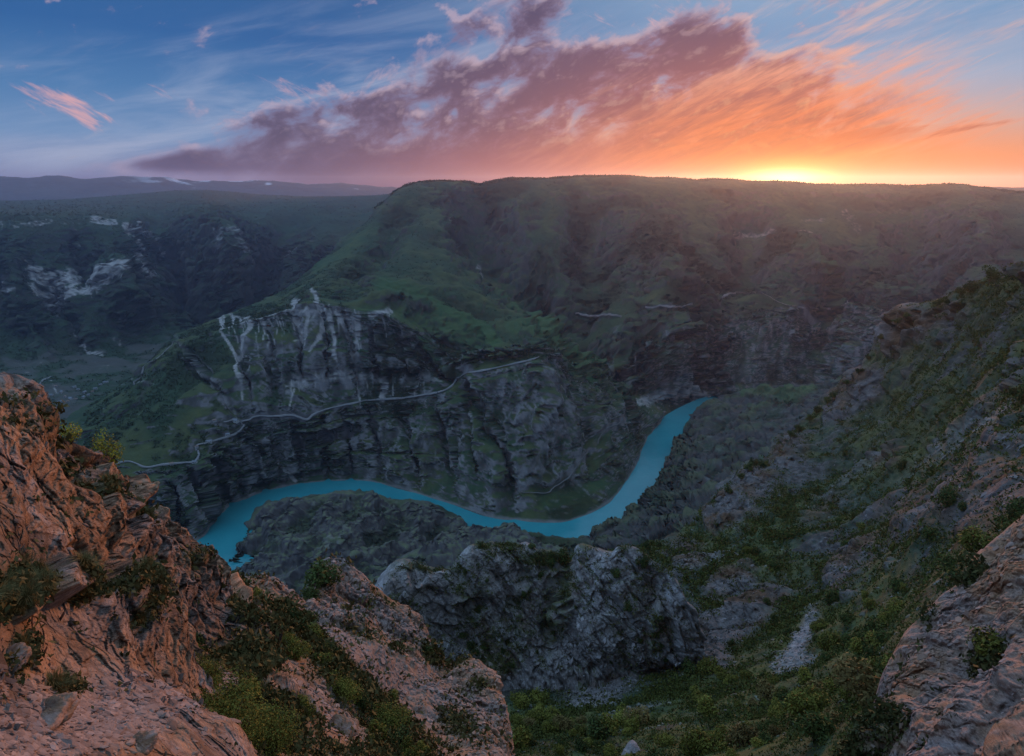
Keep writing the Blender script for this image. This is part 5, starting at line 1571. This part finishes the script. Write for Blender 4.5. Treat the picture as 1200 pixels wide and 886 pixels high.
# ---- grass tufts on the red rock
def tuft_mesh(seed, n, h, c0, c1):
    g = np.random.RandomState(seed)
    V, Fq, col = [], [], []
    a = g.rand(n) * 2 * math.pi
    lean = 0.15 + 0.75 * g.rand(n)
    L_ = h * (0.5 + 0.7 * g.rand(n))
    b0 = np.stack([np.cos(a), np.sin(a), 0 * a], -1) * (0.25 * g.rand(n))[:, None] * h
    d = np.stack([np.cos(a), np.sin(a), 0 * a], -1)
    side = np.stack([-np.sin(a), np.cos(a), 0 * a], -1) * (0.0032 * h / 0.3)
    p1 = b0 + d * (L_ * lean * 0.35)[:, None] + np.array([0, 0, 1]) * (L_ * 0.62)[:, None]
    p2 = b0 + d * (L_ * lean)[:, None] + np.array([0, 0, 1]) * (L_ * (0.95 - 0.45 * lean))[:, None]
    b0[:, 2] -= 0.05
    V = np.stack([b0 - side, b0 + side, p1 + side * 0.8, p1 - side * 0.8, p2 + side * 0.1, p2 - side * 0.1], 1).reshape(-1, 3)
    k = np.arange(n)[:, None] * 6
    Fq = np.concatenate([k + np.array([[0, 1, 2, 3]]), k + np.array([[3, 2, 4, 5]])])
    col = np.repeat(mixv(np.array(c0), np.array(c1), g.rand(n)), 6, 0)
    me = mesh_from('grass_tuft', V, Fq, col, True)
    me.materials.append(M_leaf)
    return me


TUFTS = [tuft_mesh(60 + i, 320, 0.26, (0.060, 0.058, 0.018), (0.200, 0.160, 0.060)) for i in range(4)]
w = (L_view.T > 1.05) * (L_view.T < 5.5) * (L_view.veg > 0.45) * (L_view.N[..., 2] > 0.1) * inside(L_view, -60, 430, 330, 880)
P, N, _ = pick(L_view, w, 120)
for p in P:
    d = np.linalg.norm(p - np.array([0, 0, CAM_Z]))
    o = bpy.data.objects.new('grass_tuft', TUFTS[rng.randint(4)])
    COL.objects.link(o)
    o.location = p
    s = (0.6 + 0.5 * rng.rand()) * np.clip(d / 9, 0.7, 1.1)
    o.scale = (s, s, s)
    o.rotation_euler = (0.2 * rng.normal(), 0.2 * rng.normal(), rng.rand() * 6)
    o['label'], o['category'], o['group'] = 'tuft of dry green grass growing on the red layered rock', 'grass tuft', 'grass tufts on the red rock'


# ---- ground cover, scree and pebbles nobody could count
def cover(name, L, weight, n, per, leaf, c, spread, seed, scale_d=0.0):
    g = np.random.RandomState(seed)
    P, N, j = pick(L, weight, n, g)
    D = np.linalg.norm(P - np.array([0, 0, CAM_Z]), axis=1)
    s = (0.5 + 0.9 * g.rand(n)) * (np.clip(D / scale_d, 0.35, 2.2) if scale_d else 1)
    k = np.repeat(np.arange(n), per)
    m = n * per
    off = g.normal(size=(m, 3)) * np.array([1, 1, 0.45]) * spread * s[k][:, None]
    off[:, 2] = np.abs(off[:, 2])
    cpt = P[k] + off
    a = g.normal(size=(m, 3)); a[:, 2] = np.abs(a[:, 2]) + 0.4
    a /= np.linalg.norm(a, axis=1, keepdims=True)
    b = np.cross(a, g.normal(size=(m, 3))); b /= np.linalg.norm(b, axis=1, keepdims=True)
    q = (leaf * s[k] * (0.6 + 0.8 * g.rand(m)))[:, None]
    V = np.stack([cpt - a * q, cpt + b * q * 0.5, cpt + a * q, cpt - b * q * 0.5], 1).reshape(-1, 3)
    t = np.clip(0.5 * g.rand(n)[k] + 0.5 * g.rand(m), 0, 1)
    col = np.repeat(mixv(np.array(c[0]), np.array(c[1]), t), 4, 0)
    o = link(name, mesh_from(name, V, np.arange(4 * m).reshape(m, 4), col, False), M_leaf)
    o['kind'] = 'stuff'


cover('slope_vegetation', L_hill, (L_hill.T > 1.0) * (L_hill.T < 6.6) * (0.015 + L_hill.veg ** 1.5 * (0.15 + sstep(fbm(L_hill.P.reshape(-1, 3) / 9 + 77, 4).reshape(L_hill.shape), -0.1, 0.3))) * (L_hill.U0 > 600) * (L_hill.U0 < 1240), 30000, 12, 0.15, ((0.040, 0.052, 0.012), (0.110, 0.120, 0.026)), 0.30, 21, 90)
cover('crag_vegetation', L_knoll, (L_knoll.T > 0.98) * (L_knoll.T < 4.6) * (0.02 + L_knoll.veg ** 2), 2600, 13, 0.18, ((0.026, 0.036, 0.010), (0.070, 0.070, 0.022)), 0.36, 22)
cover('spur_grass', L_spur, (L_spur.T > 1.0) * (L_spur.T < 5.2) * (0.02 + L_spur.veg ** 2), 5200, 13, 0.075, ((0.034, 0.036, 0.010), (0.110, 0.092, 0.032)), 0.13, 23, 24)
cover('rock_grass', L_view, (L_view.T > 1.03) * (L_view.T < 5.5) * (L_view.veg ** 2 + 0.004), 2600, 12, 0.035, ((0.034, 0.036, 0.010), (0.110, 0.090, 0.034)), 0.06, 24, 10)
cover('buttress_grass', L_butt, (L_butt.T > 1.0) * (L_butt.T < 4.2) * (L_butt.veg ** 2 + 0.004), 1600, 12, 0.09, ((0.026, 0.034, 0.010), (0.075, 0.075, 0.024)), 0.16, 25, 30)

_ph = (1 + 5 ** 0.5) / 2
ICO_V = np.array([(-1, _ph, 0), (1, _ph, 0), (-1, -_ph, 0), (1, -_ph, 0), (0, -1, _ph), (0, 1, _ph), (0, -1, -_ph), (0, 1, -_ph), (_ph, 0, -1), (_ph, 0, 1), (-_ph, 0, -1), (-_ph, 0, 1)]) / 1.9
ICO_F = np.array([(0, 11, 5), (0, 5, 1), (0, 1, 7), (0, 7, 10), (0, 10, 11), (1, 5, 9), (5, 11, 4), (11, 10, 2), (10, 7, 6), (7, 1, 8), (3, 9, 4), (3, 4, 2), (3, 2, 6), (3, 6, 8), (3, 8, 9), (4, 9, 5), (2, 4, 11), (6, 2, 10), (8, 6, 7), (9, 8, 1)])


def stones(name, L, weight, n, size, seed, c0, c1, scale_d, flat=0.5):
    g = np.random.RandomState(seed)
    P, N, j = pick(L, weight, n, g)
    D = np.linalg.norm(P - np.array([0, 0, CAM_Z]), axis=1)
    s = size * np.exp(np.clip(0.55 * g.normal(size=n), -1, 0.9)) * np.clip(D / scale_d, 0.4, 1.4)
    ax = np.stack([0.7 + 0.7 * g.rand(n), 0.6 + 0.4 * g.rand(n), flat * (0.6 + 0.8 * g.rand(n))], -1) * s[:, None] * 0.5
    V = ICO_V[None] * (1 + 0.28 * g.normal(size=(n, 12, 1))) * ax[:, None]
    th = g.rand(n) * 6.28
    c, sn = np.cos(th)[:, None], np.sin(th)[:, None]
    X, Y = V[..., 0] * c - V[..., 1] * sn, V[..., 0] * sn + V[..., 1] * c
    Z = V[..., 2] + X * (0.5 * g.normal(size=n))[:, None] * 0.5
    Z = Z - 0.55 * (X * N[:, None, 0] + Y * N[:, None, 1]) / np.clip(N[:, None, 2], 0.45, 1)
    V = np.stack([X, Y, Z], -1) + P[:, None] + N[:, None] * (ax[:, 2] * 0.35)[:, None, None]
    Fq = (ICO_F[None] + 12 * np.arange(n)[:, None, None]).reshape(-1, 3)
    own = mixv(np.array(c0), np.array(c1), g.rand(n))
    col = np.repeat(own * 0.35 + 0.65 * L.col.reshape(-1, 3)[j] * (0.75 + 0.6 * g.rand(n))[:, None], 12, 0)
    o = link(name, mesh_from(name, V.reshape(-1, 3), Fq, col, False), M_stone)
    o['kind'] = 'stuff'


stones('scree', L_hill, (L_hill.T > 1.05) * (L_hill.T < 6.2) * (0.10 + 1.6 * L_hill.scree) * (1 - 0.8 * L_hill.veg) * (L_hill.U0 > 600) * (L_hill.U0 < 1240), 11000, 0.30, 31, (0.15, 0.14, 0.14), (0.30, 0.28, 0.28), 90)
stones('crag_rubble', L_knoll, (L_knoll.T > 3.2) * (L_knoll.T < 4.7) * (1.05 - L_knoll.veg), 2600, 0.30, 32, (0.15, 0.145, 0.145), (0.30, 0.285, 0.285), 105)
stones('spur_rubble', L_spur, (L_spur.T > 1.03) * (L_spur.T < 5.6) * (1.05 - L_spur.veg), 9000, 0.095, 33, (0.18, 0.14, 0.12), (0.38, 0.31, 0.28), 24)
stones('rock_chippings', L_view, (L_view.T > 1.03) * (L_view.T < 6.2) * (0.02 + 1.6 * L_view.flatf) * (1.05 - L_view.veg), 8000, 0.040, 34, (0.14, 0.105, 0.095), (0.28, 0.23, 0.21), 7, 0.4)
stones('buttress_rubble', L_butt, (L_butt.T > 1.03) * (L_butt.T < 5) * (1.05 - L_butt.veg), 2200, 0.10, 35, (0.16, 0.125, 0.11), (0.32, 0.27, 0.25), 25)


# ---- boulders at the photographer's feet
def boulder(px, py, L, size, label, seed, warm=True, rz=0.0, group=None):
    n = 40
    u = np.linspace(0, 2 * math.pi, 2 * n, endpoint=False); v = np.linspace(0.02, math.pi - 0.02, n)
    Vv, Uu = np.meshgrid(v, u, indexing='ij')
    d = np.stack([np.sin(Vv) * np.cos(Uu), np.sin(Vv) * np.sin(Uu), np.cos(Vv)], -1)
    g = np.random.RandomState(900 + seed)
    f = d.reshape(-1, 3)
    m = max(size)
    pl = g.normal(size=(15, 3)); pl /= np.linalg.norm(pl, axis=1, keepdims=True)
    pl = np.concatenate([pl, [[0, 0, 1], [0.1, 0.1, -1]]])
    hgt = 0.72 + 0.28 * g.rand(len(pl))
    dots = np.clip(f @ pl.T, 0.02, None)
    r = (np.clip(hgt / dots, 0, 6) ** -14).sum(1) ** (-1 / 14)
    f = f * r[:, None] * np.array(size) * 0.5
    f = f + d.reshape(-1, 3) * ((fbm(f / (m * 0.30) + seed, 5, 0.6) * 0.09 + 0.04 * (0.5 - ridged(f * np.array([1, 1, 3]) / (m * 0.3) + seed, 3))) * m)[:, None]
    nz = fbm(f / (m * 0.22) + 3, 4)
    c = mixv(WARM_STONE * 0.7 if warm else STONE * 0.8, np.array([0.27, 0.20, 0.165]) if warm else np.array([0.25, 0.225, 0.22]), sstep(nz, -0.2, 0.4))
    c = mixv(c, DARK, sstep(-nz, 0.2, 0.5) * 0.5)
    P = f.reshape(n, 2 * n, 3)
    idx = np.arange(n * 2 * n).reshape(n, 2 * n)
    idn = np.roll(idx, -1, 1)
    Fq = np.stack([idx[:-1], idx[1:], idn[1:], idn[:-1]], -1).reshape(-1, 4)
    o = link('boulder', mesh_from('boulder', f, Fq, c, False), M_stone)
    p, nr = L.at(px, py, 1.02)
    o.location = p + np.array([0, 0, size[2] * 0.12])
    o.rotation_euler = (0.12, -0.22, rz)
    o['label'], o['category'] = label, 'boulder'
    if group: o['group'] = group


boulder(58, 836, L_view, (0.5, 0.36, 0.15), 'large flat slab with a reddish broken edge lying at the lower left', 1, True, -0.5)
boulder(14, 778, L_view, (0.3, 0.24, 0.16), 'reddish block of rock at the left edge above the flat slab', 2, True, 0.3)
boulder(165, 872, L_view, (0.28, 0.22, 0.13), 'rusty stone lying on the pale ledge right of the flat slab', 3, True, 0.9)
boulder(352, 822, L_spur, (0.9, 0.6, 0.36), 'pale broken outcrop stone beside the grassy strip on the pink spur', 5, True, -0.6)
boulder(405, 858, L_spur, (0.8, 0.7, 0.5), 'pinkish blunt boulder at the lower end of the pink spur', 6, True, 0.4)
boulder(742, 880, L_hill, (2.2, 1.6, 1.2), 'dark boulder at the bottom edge among the gully bushes', 7, False, 0.4)


# ---- distant woods and thickets on the tablelands, one mass each
cover('rim_wood', L_wall, (L_wall.T > 0.97) * (L_wall.T < 1.12) * (L_wall.U0 > 440), 4200, 7, 3.8, ((0.022, 0.032, 0.014), (0.045, 0.060, 0.024)), 3.6, 41)
wv = (L_wall.T > 1.1) * (L_wall.T < 5.6) * (L_wall.col[..., 1] < 0.06) * (L_wall.U0 > 100) * (L_wall.U0 < 1230)
cover('wall_scrub', L_wall, wv * 1.0, 22000, 6, 1.7, ((0.020, 0.032, 0.013), (0.050, 0.068, 0.026)), 2.4, 42)
wv = (L_plateau.T > 1.0) * (L_plateau.T < 7.6) * (L_plateau.col[..., 1] < 0.06) * (L_plateau.U0 > -30)
cover('plateau_scrub', L_plateau, wv * 1.0, 12000, 6, 2.6, ((0.020, 0.032, 0.013), (0.050, 0.066, 0.026)), 3.6, 43)


# ---- roads and tracks laid on the land
M_path = plain_mat('trodden_earth', (0.125, 0.120, 0.112), 0.95, 0.5, 0.05)
M_road = plain_mat('pale_gravel', (0.195, 0.190, 0.184), 0.95, 0.55, 0.05)


def track(L, pts, width, name='road', tmin=2.0, skirt=0.6, rise=1.2):
    pts = np.asarray(pts, float)
    t = np.arange(len(pts)); n = int(np.hypot(*np.diff(pts, axis=0).T).sum() / 1.5) + 4
    q = pchip(t, pts, np.linspace(0, len(pts) - 1, n))
    C = np.array([L.at(a, b, tmin)[0] for a, b in q])
    for _ in range(2):
        C[1:-1] = 0.25 * C[:-2] + 0.5 * C[1:-1] + 0.25 * C[2:]
    ns = []
    for a, b in q[:: max(1, n // 12)]:
        ns.append(L.at(a, b, tmin)[1])
    tan = np.gradient(C, axis=0); tan[:, 2] = 0
    tan /= np.linalg.norm(tan, axis=1, keepdims=True) + 1e-9
    side = np.stack([-tan[:, 1], tan[:, 0], 0 * tan[:, 0]], -1)
    down = np.mean(ns, 0); down[2] = 0
    side *= np.sign((side @ down))[:, None]
    wv = (width * np.clip(0.85 + 1.1 * fbm(C / 45, 3), 0.35, 1.5))[:, None]
    C = C + side * 1.5 + np.array([0, 0, rise + 1.2])
    rows_ = [C - side * wv * 0.9 - np.array([0, 0, 0.3]), C + side * wv * 0.9, C + side * (wv * 1.0 + 0.6) - np.array([0, 0, 0.6]), C + side * (wv * (1.0 + skirt)) - np.array([0, 0, 1.0]) * (wv * skirt * 1.2 + rise)]
    P = np.stack(rows_, 0)
    o = grid_object(name, P, np.ones_like(P), M_road if width > 2 else M_path)
    o['kind'] = 'structure'


for pts_, wd_ in zip(ROADS, ROAD_WIDTH):
    track(L_wall, pts_, wd_, 'road' if wd_ > 2.5 else 'track', 2.0, 0.6, 4.5 if pts_[0][1] < 370 else 1.2)
track(L_plateau, [(46, 470), (44, 458), (48, 446), (60, 440)], 3.0, 'track', 4.0)

# ---- houses
M_wall = plain_mat('whitewashed_wall', (0.40, 0.39, 0.37), 0.9, 0.12, 0.6)
M_roof = plain_mat('metal_roof', (0.15, 0.165, 0.18), 0.6, 0.15, 0.6)
M_roof2 = plain_mat('rusty_roof', (0.22, 0.15, 0.12), 0.8, 0.2, 0.6)
M_pane = plain_mat('window_glass', (0.03, 0.035, 0.045), 0.15, 0.1, 1.0, 0.5)


def box(x0, y0, z0, x1, y1, z1):
    V = np.array([(x0, y0, z0), (x1, y0, z0), (x1, y1, z0), (x0, y1, z0), (x0, y0, z1), (x1, y0, z1), (x1, y1, z1), (x0, y1, z1)], float)
    Fq = np.array([(0, 3, 2, 1), (4, 5, 6, 7), (0, 1, 5, 4), (1, 2, 6, 5), (2, 3, 7, 6), (3, 0, 4, 7)])
    return V, Fq


def house_meshes(w_, d_, h_, seed):
    V, Fq = box(-w_ / 2, -d_ / 2, -3, w_ / 2, d_ / 2, h_)
    wall = mesh_from('wall', V, Fq, None, False); wall.materials.append(M_wall)
    e, rh = 0.5, d_ * 0.32
    V = np.array([(-w_ / 2 - e, -d_ / 2 - e, h_ + 0.02), (w_ / 2 + e, -d_ / 2 - e, h_ + 0.02), (w_ / 2 + e, d_ / 2 + e, h_ + 0.02), (-w_ / 2 - e, d_ / 2 + e, h_ + 0.02), (-w_ / 2 - e, 0, h_ + rh), (w_ / 2 + e, 0, h_ + rh)], float)
    tri = np.array([(0, 1, 5), (0, 5, 4), (2, 3, 4), (2, 4, 5), (1, 2, 5), (3, 0, 4), (0, 3, 2), (0, 2, 1)])
    roof = mesh_from('roof', V, tri, None, False); roof.materials.append(M_roof if seed % 3 else M_roof2)
    ps = [box(x - 0.6, -d_ / 2 - 0.04, 1.0, x + 0.6, -d_ / 2 + 0.05, 2.3) for x in (-w_ * 0.3, w_ * 0.02, w_ * 0.33)]
    wins = []
    for v, f in ps:
        m_ = mesh_from('window', v, f, None, False); m_.materials.append(M_pane); wins.append(m_)
    v, f = box(-w_ * 0.16 - 0.5, -d_ / 2 - 0.06, 0, -w_ * 0.16 + 0.5, -d_ / 2 + 0.05, 2.1)
    dm = mesh_from('door', v, f, None, False); dm.materials.append(M_bark)
    return wall, roof, wins, dm


HOUSES = [house_meshes(12, 8, 3.2, 1), house_meshes(9, 7, 3.0, 2), house_meshes(16, 8, 3.4, 4), house_meshes(8, 6, 2.8, 3)]


def house(L, px, py, i, label, group=None, tmin=2.0, rz=0.2, s=1.0):
    p, n = L.at(px, py, tmin)
    e = thing('house', label, 'house', p + np.array([0, 0, 0.8]), rz, s, group)
    wl, rf, wn, dm = HOUSES[i]
    part('wall', wl, e); part('roof', rf, e); part('door', dm, e)
    for k in wn: part('window', k, e)


house(L_wall, 276, 493, 2, 'long white house at the upper end of the terrace road', None, 2.0, -0.3, 1.1)
house(L_wall, 252, 492, 3, 'small white hut left of the long white house on the terrace', None, 2.0, 0.4, 0.9)
house(L_wall, 268, 509, 1, 'pale house beside the road where the terrace bends', None, 2.0, 0.3)
house(L_wall, 246, 517, 0, 'low house with a metal roof along the middle of the terrace road', None, 2.0, 0.3)
house(L_wall, 228, 541, 1, 'white hut on the green point at the elbow of the terrace road', None, 2.0, 0.1, 1.0)
house(L_wall, 230, 523, 3, 'tiny white hut on the inner bend of the terrace road', None, 2.0, 0.7, 0.8)
house(L_wall, 201, 543, 3, 'small shed beside the straight stretch of the terrace road', None, 2.0, 0.7, 0.9)
vill = [(88, 453), (92, 456), (84, 466), (90, 467), (97, 465), (104, 462), (98, 459), (80, 470), (112, 455), (118, 450), (124, 447), (76, 464), (70, 470), (64, 476), (72, 459), (108, 458), (56, 474), (60, 462), (50, 466), (66, 452)]
for k, (px, py) in enumerate(vill):
    house(L_plateau, px, py, k % 4, 'small white house of the village on the floor of the far left valley', 'village houses in the left valley', 4.0, rng.rand() * 3, 1.0)
# ------------------------------------------------------------------ the air
def haze():
    x, y0, y1, z0, z1 = 11000, -3000, 11500, -60, 830
    V = [(-x, y0, z0), (x, y0, z0), (x, y1, z0), (-x, y1, z0), (-x, y0, z1), (x, y0, z1), (x, y1, z1), (-x, y1, z1)]
    Fq = [(0, 3, 2, 1), (4, 5, 6, 7), (0, 1, 5, 4), (1, 2, 6, 5), (2, 3, 7, 6), (3, 0, 4, 7)]
    m = bpy.data.materials.new('haze_air')
    m.use_nodes = True
    nt = m.node_tree
    nt.nodes.remove(nt.nodes['Principled BSDF'])
    v = nt.nodes.new('ShaderNodeVolumePrincipled')
    v.inputs['Color'].default_value = (0.58, 0.72, 1.0, 1)
    v.inputs['Density'].default_value = HAZE_DENSITY
    v.inputs['Anisotropy'].default_value = 0.70
    nt.links.new(v.outputs[0], nt.nodes['Material Output'].inputs['Volume'])
    o = link('haze', mesh_from('haze', np.array(V, float), np.array(Fq), None, False), m)
    o['kind'] = 'stuff'


HAZE_DENSITY = 5.8e-5
haze()
